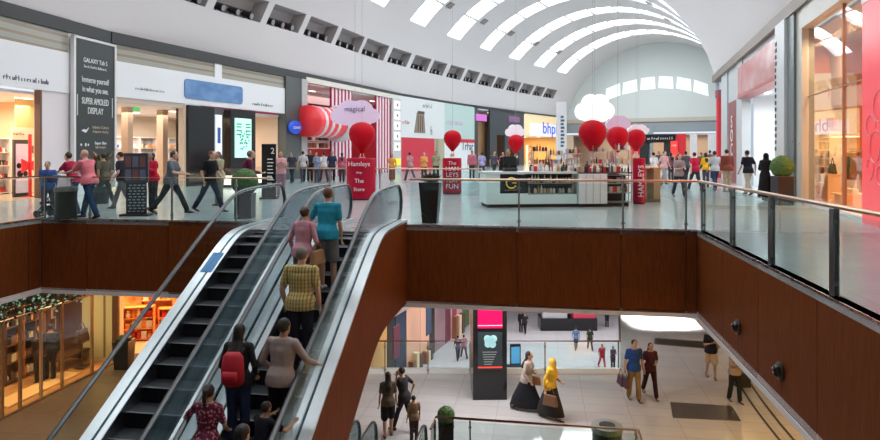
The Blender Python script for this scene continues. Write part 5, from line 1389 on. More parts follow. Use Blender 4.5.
# tall goods racks standing on the kiosk (the busy silhouettes above the counter)
for i, (px, d, w_, h_) in enumerate(((540, 20.6, .5, .62), (556, 20.8, .45, .5), (573, 20.8, .5, .55), (600, 21.0, .6, .60), (622, 21.0, .55, .66))):
    p = ray(px, d, 0); t = thing('goods_rack', (p.x, p.y, 0), K.rz, 'freestanding rack of goods behind the kiosk counter, number %s from the left' % 'one two three four five'.split()[i], 'rack')
    mb = MB()
    for xx in (-w_/2, w_/2): mb.box(xx-.015, xx+.015, -.15, -.12, 0, 1.06+h_).box(xx-.015, xx+.015, .12, .15, 0, 1.06+h_)
    mb.build('frame', mat('rack_steel', (.45,.5,.5), .3, .8), t)
    for j, z_ in enumerate((.5, .95, 1.25, 1.06+h_-.02)):
        MB().box(-w_/2, w_/2, -.15, .15, z_, z_+.02).build('shelf_board', mat('rack_board', (.55,.62,.62), .3), t)
        if j: 
            for c in range(5): item((p.x-w_*.38+w_*.19*c, p.y, z_+.02), random.randint(0, 2), random.choice(SM), 'small item on one of the racks behind the kiosk', 'goods on the racks behind the kiosk', .9, K.rz)
# second counter behind, right part, and its side glass case
K2 = Shop(ray(645.5, 20.9), ray(660.5, 21.1), 'wood and glass display case at the right end of the kiosk', 'display case', 'display_case')
K2.box('wood_side', mat('oak_brown', (.32,.24,.15), .4), K2.W*.55, K2.W, 0, .5, 0, 1.12); K2.box('case_glass', SHOPGL, .0, K2.W*.52, .02, .48, .1, 1.05)
K2.box('inner_panel', mat('case_cream', (.7,.6,.5), .4), .02, K2.W*.5, .3, .34, .1, 1.05); K2.box('top', STEEL, -.02, K2.W+.02, -.02, .52, 1.12, 1.16); K2.box('base', STEELD, 0, K2.W, 0, .5, 0, .1)

# ================================================================ balloons, clouds, totems
BALM = nodemat('balloon_red', lambda nt, co: ramp(nt, noise(nt, co, 1.5, 2), [(.3,(.42,.002,.010)), (.7,(.60,.004,.018))]), .6, spec=.15)
def balloon(px, pc, d, rpx, label, basket=True, m=BALM):
    r = rpx/FPX*d; z = zat(pc, d); p = ray(px, d, z); t = thing('balloon', p, 0, label, 'balloon', None)
    mb = MB(); n = 24; prof = [(.14,-1.30),(.2,-1.2),(.42,-.95),(.70,-.62),(.92,-.22),(1.0,.12),(.93,.5),(.72,.8),(.4,.97),(.12,1.02)]
    vs = []; 
    for rr_, z_ in prof:
        for j in range(n):
            a = 2*PI*j/n; q = rr_*r*(1-.035*abs(math.cos(a*4)))
            vs.append((q*math.cos(a), q*math.sin(a), z_*r))
    k = len(prof)
    mb.add(vs, [(i*n+j, i*n+(j+1) % n, (i+1)*n+(j+1) % n, (i+1)*n+j) for i in range(k-1) for j in range(n)]+[tuple(range(n))[::-1], tuple(range((k-1)*n, k*n))])
    mb.build('envelope', m, t, smooth=True)
    if basket:
        mb = MB()
        for j in range(4):
            a = PI/4+PI/2*j; mb.tube([(.13*r*math.cos(a), .13*r*math.sin(a), -1.28*r), (.2*r*math.cos(a), .2*r*math.sin(a), -1.55*r)], .012, 5)
        mb.build('rope', mat('rope_white', (.7,.65,.65), .6), t)
        MB().lathe([(.20*r,-1.85*r),(.26*r,-1.55*r)], n=14).build('basket', mat('basket_white', (.75,.6,.55), .5), t)
    MB().tube([(0,0,1.0*r), (0,0,vz(p)-z-.02)], .004, 4).build('wire', mat('wire_grey', (.35,.35,.36), .4), t)
    return t
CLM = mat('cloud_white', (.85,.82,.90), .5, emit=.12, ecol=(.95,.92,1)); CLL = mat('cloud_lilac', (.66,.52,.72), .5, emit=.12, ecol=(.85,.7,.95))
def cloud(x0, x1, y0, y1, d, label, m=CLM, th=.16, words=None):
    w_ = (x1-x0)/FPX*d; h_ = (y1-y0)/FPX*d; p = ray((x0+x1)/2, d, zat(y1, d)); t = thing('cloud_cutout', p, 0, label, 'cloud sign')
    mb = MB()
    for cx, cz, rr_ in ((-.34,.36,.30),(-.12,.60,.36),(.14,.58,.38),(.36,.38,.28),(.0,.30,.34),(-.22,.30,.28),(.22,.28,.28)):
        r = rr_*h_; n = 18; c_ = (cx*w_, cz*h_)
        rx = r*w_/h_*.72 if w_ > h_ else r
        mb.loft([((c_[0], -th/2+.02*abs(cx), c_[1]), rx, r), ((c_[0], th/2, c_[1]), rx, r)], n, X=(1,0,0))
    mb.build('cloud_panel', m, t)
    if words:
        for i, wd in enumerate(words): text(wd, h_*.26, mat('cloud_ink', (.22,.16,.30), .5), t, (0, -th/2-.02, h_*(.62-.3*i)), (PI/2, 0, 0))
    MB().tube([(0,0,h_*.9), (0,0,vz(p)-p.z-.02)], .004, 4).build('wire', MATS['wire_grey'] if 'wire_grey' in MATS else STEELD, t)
    return t
TOT = mat('totem_red', (.46,.006,.035), .5, spec=.2)
def totem(px, d, y0, wpx, label, words, vertical=False):
    w_ = wpx/FPX*d; p = ray(px, d, 0); h_ = zat(y0, d); t = thing('totem_sign', p, 0, label, 'totem sign', None)
    MB().lathe([(w_*.47,.0),(w_*.47,.05)], n=24).build('base', BLACKM, t)
    MB().lathe([(w_*.5,.05),(w_*.5,h_-.04),(w_*.48,h_)], n=24).build('column', TOT, t)
    for i, (wd, sz) in enumerate(words):
        z_ = h_*(.86-i*.8/max(1, len(words)))
        text(wd, sz, mat('totem_white', (.85,.75,.8), .4), t, (0, -w_*.5-.03, z_), (PI/2, 0, PI/2*0), depth=.02) if not vertical else text(wd, sz, mat('totem_white', (.85,.75,.8), .4), t, (0, -w_*.5-.03, h_*.5), (PI/2, -PI/2, 0), depth=.02)
    return t
totem(361, 22.3, 158, 29, 'front red totem sign with white script below the round red balloon, beside the escalators', [('Hamleys', .22), ('shop', .10), ('The', .2), ('Store', .17)])
balloon(362, 136, 22.5, 13.6, 'round red balloon above the totem beside the escalators')
cloud(333, 377, 99, 126, 23.2, 'lilac white cloud sign above the balloon before the striped sweet shop', mat('cloud_pinkish', (.70,.58,.78), .5, emit=.15, ecol=(.9,.75,1)), words=('magical',))
totem(452, 25.2, 158, 19, 'red totem sign with white lettering behind the kiosk railing, below the mint hoarding', [('The', .2), ('HAM', .24), ('LEYS', .24), ('PLAY', .2), ('FUN', .26)])
balloon(452.5, 139.5, 25.3, 9.2, 'smaller red balloon in front of the mint hoarding')
balloon(516, 143, 34, 8.2, 'red balloon before the dark shop, partly behind the kiosk goods')
cloud(506, 524, 124, 137, 34.3, 'small white cloud above the balloon before the dark shop')
balloon(592.5, 134.5, 21.6, 14.2, 'largest red balloon above the kiosk, leftmost of three')
balloon(617.5, 138, 24.5, 11.2, 'red balloon above the kiosk, middle of three')
balloon(636, 139, 27, 9.6, 'red balloon above the kiosk, rightmost and smallest of three')
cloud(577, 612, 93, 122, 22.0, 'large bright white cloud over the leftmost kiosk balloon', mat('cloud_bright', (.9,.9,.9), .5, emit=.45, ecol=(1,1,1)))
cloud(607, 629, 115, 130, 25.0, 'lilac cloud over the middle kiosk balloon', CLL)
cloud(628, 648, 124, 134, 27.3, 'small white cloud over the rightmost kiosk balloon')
totem(639, 20.4, 158, 12, 'slim red totem sign with vertical white lettering at the right end of the kiosk', [('HAMLEYS', .24)], vertical=True)

# ================================================================ floor furniture, upper level
LEAF = nodemat('topiary_leaf', lambda nt, co: ramp(nt, noise(nt, co, 30, 4), [(.3,(.01,.03,.008)), (.55,(.05,.13,.02)), (.8,(.12,.24,.05))]), .7)
def topiary(px, d, z, rs, hp, wp, label, ballz=None, zb=0.0, leaf=LEAF):
    t = thing('potted_topiary', ray(px, d, zb), 0, label, 'potted plant')
    MB().box(-wp/2, wp/2, -wp/2, wp/2, 0, hp).box(-wp*.53, wp*.53, -wp*.53, wp*.53, hp-.05, hp).build('pot', mat('pot_black', (.018,.018,.02), .3), t, bevel=.01)
    mb = MB(); mb.ell((0,0,hp+rs*.86), rs, rs, rs, 28, 18)
    rnd = random.Random(3)
    mb.v = [tuple(Vector(v)+(Vector(v)-Vector((0,0,hp+rs*.86)))*rnd.uniform(-.03,.05)) for v in mb.v]
    mb.build('foliage', leaf, t)
    MB().cyl((0,0,hp-.03),(0,0,hp+rs*.3), .03).build('stem', mat('stem_brown', (.12,.07,.04), .7), t)
    return t
topiary(782, 20.0, 0, .34, .9, .48, 'clipped round topiary in a black pot beside the right hand pilaster')
topiary(245, 16.0, 0, .33, .62, .42, 'clipped topiary in a tapering black pot by the end of the left escalator')
pl = thing('potted_plant', AT(-2.3, 14.75, 0.0), -AA, 'tall black square pot with dark foliage just behind the glass right of the escalators', 'potted plant')
pl.location = ray(430.5, 14.95, 0)
MB().hexa([(-.17,-.17,0),(.17,-.17,0),(.17,.17,0),(-.17,.17,0)], [(-.24,-.24,.95),(.24,-.24,.95),(.24,.24,.95),(-.24,.24,.95)]).build('pot', MATS['pot_black'], pl, bevel=.01)
mb = MB(); rnd = random.Random(5)
for k in range(70):
    a = rnd.uniform(0, 2*PI); r0 = rnd.uniform(0,.16); L_ = rnd.uniform(.12,.26); b = Vector((r0*math.cos(a), r0*math.sin(a), .93)); tp = b+Vector((math.cos(a)*L_*.5, math.sin(a)*L_*.5, L_)); sd = Vector((-math.sin(a), math.cos(a), 0))*.03; md = (b+tp)/2+Vector((0,0,.03))
    mb.add([b, md+sd, tp, md-sd], [(0,1,2,3)])
mb.build('foliage', mat('dark_leaf', (.02,.06,.015), .5), pl)
def bin_(px, d, zb, r, h_, label, z0=0):
    t = thing('litter_bin', ray(px, d, zb), 0, label, 'litter bin')
    MB().lathe([(r,0),(r,h_*.86)], n=28).build('body', mat('bin_black', (.03,.04,.035), .35), t); MB().lathe([(r*1.06,h_*.86),(r*1.08,h_*.9),(r*1.06,h_)], n=28).build('lid', mat('bin_lid', (.18,.2,.18), .35), t)
    MB().lathe([(r*.55,h_+.001),(r*.55,h_+.012)], n=20).build('opening_ring', BLACKM, t)
bin_(66, 15.9, 0, .25, .78, 'black cylindrical litter bin before the man in pink')
bin_(607, 14.65, ZL, .33, .9, 'dark cylindrical litter bin on the lower floor behind the railing')
t = topiary(446, 15.25, 0, .21, .70, .36, 'round topiary in a black pot on the lower floor beside the railing', zb=ZL)
# pushchair
pc = thing('pushchair', ray(54, 16.2, 0), math.radians(80), 'dark pushchair with a child seat in front of the boy in blue', 'pushchair')
mb = MB()
for sx in (-.22, .22): mb.tube([(sx,-.38,.98),(sx,-.25,.75),(sx,.30,.14)], .013, 6).tube([(sx,.05,.55),(sx,-.28,.12)], .013, 6)
mb.tube([(-.22,-.38,.98),(.22,-.38,.98)], .015, 6).tube([(-.22,.3,.14),(.22,.3,.14)], .012, 6).tube([(-.22,-.28,.12),(.22,-.28,.12)], .012, 6); mb.build('frame', STEELD, pc)
MB().hexa([(-.18,-.12,.36),(.18,-.12,.36),(.18,.26,.34),(-.18,.26,.34)], [(-.18,-.14,.42),(.18,-.14,.42),(.18,.26,.40),(-.18,.26,.40)]).hexa([(-.18,-.16,.40),(.18,-.16,.40),(.18,-.11,.40),(-.18,-.11,.40)], [(-.18,-.30,.86),(.18,-.30,.86),(.18,-.25,.86),(-.18,-.25,.86)]).build('seat', mat('pram_maroon', (.16,.03,.05), .8), pc)
MB().loft([((0,-.26,.80), .20,.05), ((0,-.2,.95), .20,.12), ((0,-.05,.98), .19,.10), ((0,.08,.9), .18,.03)], 14, X=(1,0,0)).build('hood', mat('pram_blue', (.04,.08,.2), .8), pc)
MB().box(-.15,.15,-.2,.15,.18,.3).build('basket', BLACKM, pc)
for sx in (-.22, .22):
    for yy in (-.28, .3): MB().loft([((sx-.02,yy,.095), .09,.09), ((sx+.02,yy,.095), .09,.09)], 16, X=(0,1,0)).build('wheel', RUBBER, pc)
# white carrier bags on the bin side
cb = thing('carrier_bag', ray(66, 16.3, .0), 0.1, 'white carrier bag between the pushchair and the woman in crimson', 'bag'); cb.location.z = .72
cb.location = ray(64, 15.9, .785)
MB().hexa([(-.14,-.08,0),(.14,-.08,0),(.14,.08,0),(-.14,.08,0)], [(-.12,-.04,.22),(.12,-.04,.22),(.12,.04,.22),(-.12,.04,.22)]).build('bag_body', mat('bag_white', (.75,.72,.74), .6), cb, bevel=.01)
MB().tube([(-.06+.12*i/6,0,.22+.07*math.sin(PI*i/6)) for i in range(7)], .006, 5).build('handle', LW, cb)
# leaflet stand
ls = thing('leaflet_stand', ray(136.5, 16.6, 0), .1, 'black perforated leaflet stand with pictures, before the cream shop', 'display stand')
MB().box(-.36,.36,-.2,.2,0,.05).build('base', BLACKM, ls)
mb = MB(); mb.mi(0).box(-.25,.25,-.03,.03,.05,.85)
for i in range(10):
    for j in range(4): mb.mi(1).box(-.2+.11*j+(.03 if i % 2 else 0), -.13+.11*j+(.03 if i % 2 else 0), -.036, -.03, .1+i*.075, .13+i*.075)
mb.build('perforated_panel', [mat('stand_black', (.02,.02,.025), .4), mat('stand_hole', (.4,.42,.45), .5)], ls)
mb = MB(); mb.mi(0).box(-.3,.3,-.05,.05,.85,1.62)
for i in range(2):
    for j in range(3): mb.mi(1+((i+j) % 2)).box(-.26+.18*j, -.12+.18*j, -.058, -.05, .92+.34*i, 1.2+.34*i)
mb.build('rack_head', [mat('rack_dark', (.05,.06,.08), .4), mat('pic_slate', (.15,.18,.25), .5), mat('pic_rust', (.22,.10,.10), .5)], ls)
# black information board
ib = thing('information_board', ray(269, 22.5, 0), .05, 'tall black information board with white lettering left of the pink woman', 'board')
w_ = 14/FPX*22.5; hb = zat(144, 22.5)
MB().box(-w_/2,w_/2,-.05,.05,.06,hb).build('panel', BLACK, ib); MB().box(-w_/2-.05,w_/2+.05,-.2,.2,0,.06).build('base', BLACKM, ib)
text('2', .3, LW, ib, (w_*.28, -.06, hb-.25), (PI/2,0,0))
mb = MB()
for k in range(9): mb.box(-w_*.1, w_*(.2+.2*random.random()), -.058, -.05, hb-.55-.12*k, hb-.52-.12*k)
mb.build('lettering', LW, ib)
# tropical plant behind the man in pink
tp = thing('potted_plant', ray(101, 20.5, 0), 0, 'plant with orange and green leaves below the tall black banner', 'potted plant')
MB().lathe([(.22,0),(.3,.5),(.32,.55)], n=18).build('pot', MATS['pot_black'], tp)
mb = MB(); rnd = random.Random(9)
for k in range(90):
    a = rnd.uniform(0, 2*PI); L_ = rnd.uniform(.35,.75); el = rnd.uniform(.5,1.5); b = Vector((.08*math.cos(a), .08*math.sin(a), .52)); hz = rnd.uniform(.3, 1.0)
    md = b+Vector((math.cos(a)*L_*.4*math.cos(el), math.sin(a)*L_*.4*math.cos(el), hz)); tpz = md+Vector((math.cos(a)*L_*.5, math.sin(a)*L_*.5, rnd.uniform(-.1,.35))); sd = Vector((-math.sin(a), math.cos(a), 0))*.06
    mb.mi(k % 2 if k % 3 else 0).add([b, md+sd, tpz, md-sd], [(0,1,2,3)])
mb.build('foliage', [mat('leaf_green', (.04,.11,.03), .5), mat('leaf_orange', (.42,.16,.05), .5)], tp)
# round fittings on the right bulkhead panels
for (px, py, lb) in ((739.5, 327, 'dark oval dome fitting on the right wooden bulkhead, farther one'), (782, 371, 'dark oval dome fitting on the right wooden bulkhead, nearer one')):
    k = (px-440)/FPX; v = (UR*CA+k*UR*SA)/(k*CA-SA); p = AT(UR-.02, v); zz = zat(py, p.y)
    t = thing('dome_camera', (p.x, p.y, zz), -AA, lb, 'dome camera')
    MB().loft([((.0,0,0), .11,.13), ((-.03,0,0), .11,.13)], 20, X=(0,1,0)).build('mounting_ring', STEELD, t); MB().ell((-.035,0,0), .07,.08,.095, 16, 12).build('dome', BLACK, t, smooth=True); MB().ell((-.085,.02,.03), .02,.018,.022, 10, 8).build('lens_glint', mat('lens_white', (.8,.78,.75), .2), t, smooth=True)

# ================================================================ lower floor, left hand shop
def Wp(u, v): p = AT(u, v); return Vector((p.x, p.y))
LSX = Shop(Wp(-14.25, 9.5), Wp(-14.25, 19.7), 'glazed shop on the lower floor at left with thin bronze frames and dark wood interior')
LSX.t.location.z = ZL
X = LSX.X; H_ = 3.62
FRB = mat('frame_bronze', (.35,.24,.14), .35, .6)
zt_ = 2.55
LSX.box('transom', FRB, 0, LSX.W, -.03, .03, zt_, zt_+.07); LSX.box('sill', FRB, 0, LSX.W, -.04, .04, 0, .06)
fr_px = [-30, 2, 20, 41, 62, 92]
for a in fr_px: LSX.box('frame_post', FRB if a != 41 else mat('frame_pale', (.5,.42,.32), .3, .6), X(a)-.035, X(a)+.035, -.035, .035, .06, zt_)
for a, b in zip(fr_px[:-1], fr_px[1:]): LSX.box('glass_pane', SHOPGL, X(a)+.04, X(b)-.04, -.006, .006, .06, zt_)
def floor_wood(nt, co): return ramp(nt, noise(nt, mapping(nt, co, (1,6,1)), 2, 3), [(.3,(.45,.20,.07)), (.7,(.62,.33,.13))])
mb = MB(); iw = mat('shop_dark_wood', (.10,.045,.025), .45)
mb.mi(0).box(0, LSX.W+.3, 5, 5.1, 0, H_).mi(0).box(LSX.W+.2, LSX.W+.3, .05, 5, 0, H_).box(0, .1, .05, 5, 0, H_).mi(1).box(0, LSX.W+.3, .05, 5, .0, .02).mi(2).box(0, LSX.W+.3, .05, 5, H_-.06, H_)
struct(mb.build('wall_shop', [iw, nodemat('honey_wood_floor', floor_wood, .3), BLACKM], None, (LSX.p.x, LSX.p.y, ZL), LSX.rz))
ob = LSX.box('low_platform', mat('cream_platform', (.85,.55,.25), .4), X(20), X(90), .35, 1.0, .02, .08)
for i, (a, dp, wd, m_, lb) in enumerate(((6, 1.8, 1.2, iw, 'left'), (24, 1.8, .9, mat('cabinet_rust', (.38,.14,.05), .45), 'middle'))):
    t = shelf(LSX, X(a, dp), dp, wd, 2.3, 4, 'dark wooden shelf unit inside the lower left shop, %s one' % lb, '%s wooden shelf of the lower left shop' % lb, 5, m=m_, gm=(2,4,6,1), isz=.18, z0=ZL+.03)
LP2 = Vector((0,0,ZL))
def inL(x, y, z=0): return LSX.world(x, y, ZL+z)
for i, (a, zz) in enumerate(((56, 1.55), (60, 1.15), (62, 1.95))):
    p = inL(X(a, 2.4), 2.4, zz); t = thing('framed_picture', p, LSX.rz, 'small framed picture on the brown wall of the lower left shop, %s of three' % ('left', 'middle', 'right')[i], 'picture')
    MB().box(-.18,.18,0,.04,-.16,.2).build('frame', mat('frame_cream', (.75,.6,.45), .4), t); MB().box(-.12,.12,-.01,0,-.1,.14).build('print', mat('print_brown', (.25,.12,.07), .5), t)
LSX.box('picture_wall', mat('brown_panel_wall', (.20,.07,.035), .5), X(50, 2.45), X(66, 2.45), 2.45, 2.55, .02, H_-.1)
LSX.box('grey_panel', mat('grey_panel', (.24,.22,.22), .5), X(67, 2.3), X(75, 2.3), 2.3, 2.4, .02, H_-.1)
LSX.box('gold_panel', mat('gold_panel', (.55,.42,.16), .5, emit=.1, ecol=(.9,.65,.2)), X(75, 2.2), X(88, 2.2), 2.2, 2.3, .02, H_-.1)
# display table with dark goods, dark rug
t = thing('display_table', inL(X(70, 1.3), 1.3, .02), LSX.rz, 'low dark table with folded goods inside the lower left shop', 'table')
MB().box(-.8,.8,-.3,.3,.38,.44).build('tabletop', iw, t)
for sx in (-.75,.75):
    for sy in (-.25,.25): MB().box(sx-.03,sx+.03,sy-.03,sy+.03,0,.38).build('leg', iw, t)
# mannequins / people silhouettes
def mannequin(px, y, rz, label, c):
    me = PR1[2] if rz else PR1[4]
    t, J = person(inL(X(px, y), y, .03), rz or 10, label, proto=me, topc=c, botc=(.02,.02,.025), skin='tan', group=None)
    return t
mannequin(50, .9, 0, 'man in a dark coat seen through the lower left shop window', (.03,.03,.035))
mannequin(40, 1.0, 60, 'woman in a dark coat beside the pale frame in the lower left shop window', (.04,.025,.02))
hb_ = handbag(inL(X(82, .7), .7, .92), LSX.rz, mat('bag_shadow', (.07,.05,.04), .4), 'dark handbag on a slim stand in the lower left shop window', 1.6)
t = thing('display_stand', inL(X(82, .7), .7, .08), LSX.rz, 'slim stand carrying a dark handbag in the lower left shop', 'stand')
MB().box(-.02,.02,-.02,.02,.02,.8).build('stem', STEELD, t); MB().box(-.2,.2,-.12,.12,.8,.84).build('top', STEELD, t); MB().box(-.2,.2,-.15,.15,0,.02).build('base', STEELD, t)
# sparkling garland under the soffit
mb = MB(); rnd = random.Random(11)
for k in range(2000):
    v = rnd.uniform(9.5, 18.5); u = -13.6+rnd.gauss(0, .16); z = -2.42+max(-.4, min(.4, rnd.gauss(0, .16))); p = AT(u, v, z); a = rnd.uniform(0, 6.3); e = .045
    mb.mi(0 if rnd.random() < .55 else (1 if rnd.random() < .5 else 2)).add([(p.x-e*math.cos(a), p.y-e*math.sin(a), p.z), (p.x, p.y, p.z-e*.5), (p.x+e*math.cos(a), p.y+e*math.sin(a), p.z+e*.4), (p.x, p.y, p.z+e)], [(0,1,2,3)])
q = [AT(-13.72, 9.5), AT(-13.68, 9.5), AT(-13.68, 18.5), AT(-13.72, 18.5)]
mb.mi(0).hexa([(p.x, p.y, -2.44) for p in q], [(p.x, p.y, -2.40) for p in q])
g = mb.build('garland', [mat('garland_green', (.03,.09,.05), .5), mat('garland_mint', (.3,.55,.42), .3, emit=.2, ecol=(.5,1,.75)), mat('garland_dark', (.02,.03,.025), .6)])
tag(g, 'sparkling green garland hung under the soffit above the lower left shop', 'garland', kind='stuff')
# corner pillar and orange shop behind
cpn = thing('pillar', ray(97, 21.9, ZL), 0, 'wide greenish cream pillar between the lower left shop and the orange shop', 'pillar')
wq = 30/FPX*21.9
MB().box(-wq/2, wq/2, 0, .8, 0, 3.66).build('shaft', mat('cream_green', (.50,.46,.27), .5), cpn); MB().box(-wq/2-.03, wq/2+.03, -.03, .8, 0, .12).build('base', mat('cream_base', (.45,.38,.25), .5), cpn)
MB().box(wq*.22, wq*.28, -.02, 0, .12, 3.6).build('groove', mat('groove_brown', (.2,.15,.08), .5), cpn)
OS = Shop(ray(113, 22.4), ray(215, 23.2), 'orange lit shop on the lower floor behind the left escalator')
OS.t.location.z = ZL
OS.box('frame_post', BLACKM, 0, .12, -.05, .3, 0, 3.6); OS.box('header', mat('header_cream', (.6,.5,.4), .5), 0, OS.W, -.02, .2, 3.5, 3.64)
mb = MB(); mb.mi(0).box(-3, OS.W, 3, 3.1, 0, 3.6).box(-3.05,-3,.9,3,0,3.6).box(OS.W-.05,OS.W,.3,3,0,3.6).mi(1).box(-3, OS.W, .1, 3, 0, .02)
def orange_goods(nt, co):
    v = nt.nodes.new('ShaderNodeTexVoronoi'); v.inputs['Scale'].default_value = 2.2; nt.links.new(mapping(nt, co, (1,1,1.6)), v.inputs['Vector'])
    return ramp(nt, noise(nt, co, 2.6, 3), [(.32,(.75,.16,.04)), (.45,(.9,.42,.12)), (.6,(.95,.62,.30)), (.75,(.6,.10,.05))])
struct(mb.build('wall_shop', [nodemat('orange_print', orange_goods, .5), mat('orange_lit_floor', (.85,.5,.3), .3)], None, (OS.p.x, OS.p.y, ZL), OS.rz))
for i, (a, dd, wd, hh_) in enumerate(((122, 1.6, 1.1, 1.3), (140, 2.4, 1.2, 2.0), (158, 2.0, 1.2, 1.1))):
    shelf(OS, OS.X(a, dd), dd, wd, hh_, 3, 'orange shelf of bright boxes in the lower orange shop, %s of three' % ('left', 'middle', 'right')[i], '%s shelf of the lower orange shop' % ('left', 'middle', 'right')[i], 5, m=mat('orange_shelf2', (.8,.3,.08), .4), gm=(1,7,6,0), z0=ZL+.02, isz=.22)
bk = thing('litter_bin', ray(124, 21.2, ZL), 0, 'black tapering planter bin before the orange shop on the lower floor', 'planter')
MB().hexa([(-.22,-.22,0),(.22,-.22,0),(.22,.22,0),(-.22,.22,0)], [(-.27,-.27,.92),(.27,-.27,.92),(.27,.27,.92),(-.27,.27,.92)]).build('body', MATS['pot_black'], bk, bevel=.01); MB().ell((0,0,.98), .25,.25,.12, 16, 8).build('foliage', mat('dark_leaf', (.02,.06,.015), .5), bk)
# carpet-toned floor strip in front of the left shop
mb = MB(); q = [AT(-14.2, 6), AT(-6.3, 6), AT(-6.3, 21.5), AT(-14.2, 21.5)]
mb.hexa([(p.x, p.y, ZL-.01) for p in q], [(p.x, p.y, ZL+.003) for p in q]); struct(mb.build('floor', nodemat('brown_stone', tile_fn((.20,.15,.105), (.17,.13,.09), (.14,.10,.07), 1.2, 1.2, (.1,.07,.05)), .25)))

# ================================================================ black column with screens on the lower floor
cz_ = 18.45; cw = 34/FPX*cz_
bc = thing('advertising_column', ray(490, cz_, ZL), .03, 'square black column with a pink screen and a phone advert below the bulkhead', 'column')
MB().box(-cw/2, cw/2, 0, cw, 0, ZC-ZL-.03).build('shaft', BLACK, bc)
mb = MB(); mb.box(-cw*.36, cw*.36, -.03, -.002, zat(328, cz_)-ZL, zat(308, cz_)-ZL); mb.build('pink_screen', mat('pink_screen', (.3,.0,.03), .3, emit=.75, ecol=(.85,.005,.09)), bc)
MB().box(-cw*.36, cw*.36, -.034, -.03, zat(325.5, cz_)-ZL, zat(325, cz_)-ZL).build('screen_line', LW, bc)
MB().box(-cw*.36, cw*.36, -.03, -.002, zat(369, cz_)-ZL, zat(332, cz_)-ZL).build('advert_panel', mat('advert_dark', (.03,.04,.045), .2), bc)
mb = MB(); zc_ = zat(341, cz_)-ZL
for (x_, z_, r_) in ((0,0,.16),(-.08,.08,.1),(.09,.07,.11),(-.06,-.08,.1),(.07,-.09,.1)): mb.loft([((x_,-.04,zc_+z_), r_,r_), ((x_,-.031,zc_+z_), r_,r_)], 14, X=(1,0,0))
mb.build('splash_picture', mat('splash_teal', (.30,.5,.52), .3, emit=.3), bc)
mb = MB()
for k in range(6): mb.box(-.22+.01*k, .2-.03*k, -.036, -.03, zc_-.32-.07*k, zc_-.30-.07*k)
mb.build('advert_lettering', mat('advert_grey', (.25,.27,.27), .4), bc)
MB().box(-cw*.36, cw*.36, -.036, -.03, zat(367.5, cz_)-ZL, zat(366.5, cz_)-ZL).build('red_line', mat('red_lit', (.8,.03,.02), .3, emit=1.0, ecol=(1,.05,.03)), bc)
# ================================================================ row of shops far below (seen left of the column)
q0, q1 = fl(404, 378, ZB), fl(472, 322, ZB)
BS = Shop(q0, q1, 'row of warm lit shop windows on the deepest floor, left of the black column')
BS.t.location.z = ZB; X = BS.X
cols = [(330,378,'blue'),(378,389,'teal'),(389,404,'amber'),(404,409,'black'),(409,416,'navy'),(416,428,'peach'),(428,434,'black'),(434,446,'mauve'),(446,452,'plum'),(452,462,'pinkish'),(462,472,'green')]
cmap = {'blue':(.2,.25,.3),'teal':(.18,.34,.36),'amber':(.8,.42,.12),'black':(.015,.015,.015),'navy':(.03,.05,.09),'peach':(.75,.42,.28),'mauve':(.35,.22,.24),'plum':(.18,.04,.07),'pinkish':(.55,.33,.28),'green':(.10,.20,.08)}
rn = random.Random(4)
def Xs(px): 
    # positions on the wall measured along the wall from the sight line
    return BS.X(px)
ww = [(-14, -6, 'amber'), (-6, -4.5, 'black')]
xs = -14.0; seq = ['amber','black','teal','teal','amber','amber','black','navy','peach','peach','black','mauve','plum','pinkish','green','pinkish','black']
L_tot = BS.W+14+3
widths = [2.2,.6,1.2,.9,1.6,1.4,.8,1.2,1.6,1.2,.7,1.6,.8,2.0,1.2,2.0,.6]; sc_ = L_tot/sum(widths)
for c_, w_ in zip(seq, widths):
    w_ *= sc_; em = c_ in ('amber','peach','pinkish')
    BS.box('shop_window', mat('far_'+c_, cmap[c_], .4, emit=.15 if em else 0), xs+.05, xs+w_-.05, 0, .2, 0, 4.4)
    if em:
        for k in range(3): BS.box('window_display', mat('far_d%d' % k, [(.3,.12,.06),(.85,.7,.45),(.12,.06,.05)][k], .5), xs+.2+w_*.27*k, xs+.2+w_*.27*k+w_*.18, -.4, -.05, .02, .6+1.2*rn.random())
    xs += w_
BS.box('fascia', mat('far_fascia', (.42,.33,.28), .4), -14, BS.W+3, -.2, .3, 4.4, 6.6)
for k in range(4):
    xq = -9+k*5.2
    BS.box('hanging_banner', mat('far_banner%d' % (k % 2), [(.05,.08,.14),(.3,.05,.1)][k % 2], .5), xq, xq+.9, -1.0, -.95, 2.4, 4.3)
# black and red kiosk far below
kq = fl(569, 331, ZB)
t = thing('kiosk', kq, .0, 'black kiosk with red and white goods on the deepest floor', 'kiosk')
MB().box(-2.3,2.3,0,1.6,0,1.0).build('counter', BLACK, t); MB().box(-2.1,-.1,.2,1.4,1.0,1.45).build('goods_case', mat('case_grey', (.5,.5,.52), .4), t); MB().box(.4,2.2,.2,1.3,1.0,1.9).build('red_display', mat('display_red', (.7,.06,.12), .4), t); MB().box(-2.3,-1.5,.3,1.2,1.45,2.1).build('screen', BLACKM, t)
# blue advertising totem far below
aq = fl(515.5, 371, ZB)
t = thing('advertising_totem', aq, .1, 'dark totem with a blue screen on the deepest floor behind the railing', 'totem sign')
MB().box(-.36,.36,0,.15,0,1.75).build('case', BLACK, t, bevel=.02); MB().box(-.28,.28,-.02,0,.5,1.6).build('screen', mat('screen_blue', (.05,.22,.40), .3, emit=.5, ecol=(.1,.4,.7)), t)
# low dark benches far below
for (px, py, lb) in ((512, 373, 'dark bench far below at the foot of the blue totem'),):
    bq_ = fl(px, py, ZB); t = thing('bench', bq_, 0, lb, 'bench'); MB().box(-.7,.7,0,.4,.38,.45).build('seat', BLACKM, t)
    for sx in (-.6,.6): MB().box(sx-.04,sx+.04,.02,.38,0,.38).build('leg', BLACKM, t)
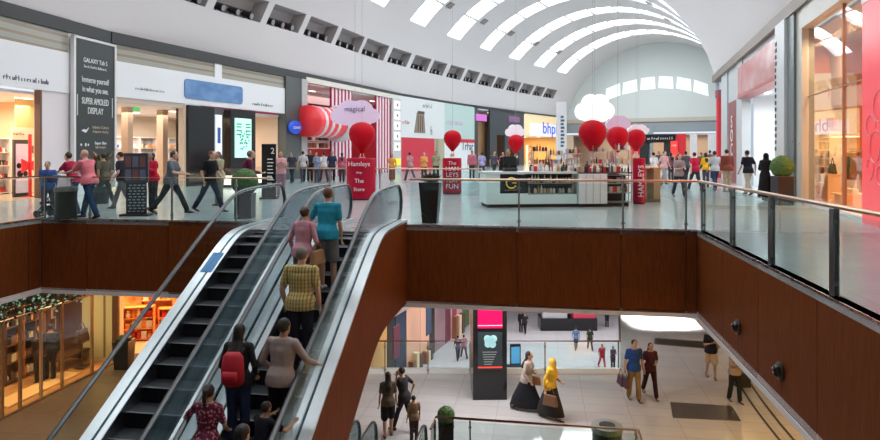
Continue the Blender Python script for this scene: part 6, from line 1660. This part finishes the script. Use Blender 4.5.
# dark bin near right wall, lower floor
t = thing('litter_bin', fl(744, 388, ZL), AA*0, 'dark box shaped bin against the right hand side of the lower floor', 'litter bin')
MB().box(-.22,.22,0,.4,0,.42).build('body', BLACKM, t, bevel=.02); MB().box(-.23,.23,-.01,.41,.42,.46).build('lid', CHARC, t)
# right hand lower shop wall (mostly hidden by the bulkhead)
mb = MB(); a_, b_ = AT(7.6, -4), AT(7.6, 30)
mb.wallseg(b_, a_, ZL, ZC, -.2); struct(mb.build('wall_right', mat('amber_shop_wall', (.75,.5,.18), .5)))
for i, u in enumerate((5.85, 6.2)):
    mb = MB(); pts = [AT(u+.012*(v-17)**2, v, ZL+.004) for v in [12+9*k/24 for k in range(25)]]
    mb.loft([(p, .035, .004) for p in pts], 4, X=(1,0,0)); tag(mb.build('floor_line', BLACKM), 'thin dark curved line in the yellow lit floor, %s one' % ('inner' if i == 0 else 'outer'), 'floor line')
# outer walls of the lower floors
mb = MB(); mb.wallseg((-24, 110), (-24, -30), ZB, ZC, -.2).wallseg((40, -30), (40, 110), ZB, ZC, -.2).wallseg((-40, 85), (60, 85), ZB, ZC, .2).wallseg((60, -29), (-40, -29), ZB, ZC, .2)
struct(mb.build('wall_lower', WHITE))
# ================================================================ lights
def area(name, loc, size, sy, power, col=(1,1,1), rot=(0,0,0)):
    l = bpy.data.lights.new(name, 'AREA'); l.shape = 'RECTANGLE'; l.size = size; l.size_y = sy; l.energy = power; l.color = col
    o = bpy.data.objects.new(name, l); COL.objects.link(o); o.location = loc; o.rotation_euler = rot
    return o
for (p, a, b, e, c, rz) in LIGHTS: area('shop_ceiling_lamp', p, a, b, e, c, (0, 0, rz))
for (u, v, e, c) in ((-8, 17.5, 60, (1,.85,.7)), (-1.5, 17.2, 165, (.96,.97,1)), (7, 16, 60, (1,.66,.28)), (1, 24, 120, (.97,.97,1)), (8, 24, 90, (1,.9,.78)), (-12, 10, 70, (1,.85,.7))):
    p = AT(u, v, ZC-.03); area('lower_fill_lamp', p, 2.4, 2.4, e, c)  # unseen fill lamps added under the ceiling to brighten the lower floor
for v in (3, 8, 13): area('shop_lamp', AT(6.2, v, ZC-.4), 1.5, 3, 130, (1,.62,.15))
for v in (11, 14, 17): area('shop_lamp', AT(-16.3, v, ZC-.25), 1.5, 1.5, 60, (1,.68,.38))
area('shop_lamp', LSX.world(8.2, .6, ZC-.5), 1, .6, 50, (1,.75,.35), (0,0,LSX.rz))
area('shop_lamp', OS.world(1.6, 1.8, ZC-.3), 3.5, 1.5, 260, (1,.66,.35))
sp = bpy.data.lights.new('sun_patch_spot', 'AREA'); sp.shape = 'RECTANGLE'; sp.size = 2.0; sp.size_y = 2.2; sp.energy = 420; sp.spread = math.radians(25)  # unseen lamp added under the ceiling to make the sun patch on the floor
so = bpy.data.objects.new('sun_patch_lamp', sp); COL.objects.link(so); so.location = (9.3, 27.2, ZC-.05)
for x in (-8, 0, 8, 16):
    area('basement_fill_lamp', (x, 45, ZL-1), 5, 14, 520, (.97,.96,1))  # unseen fill lamps added to brighten the deepest floor
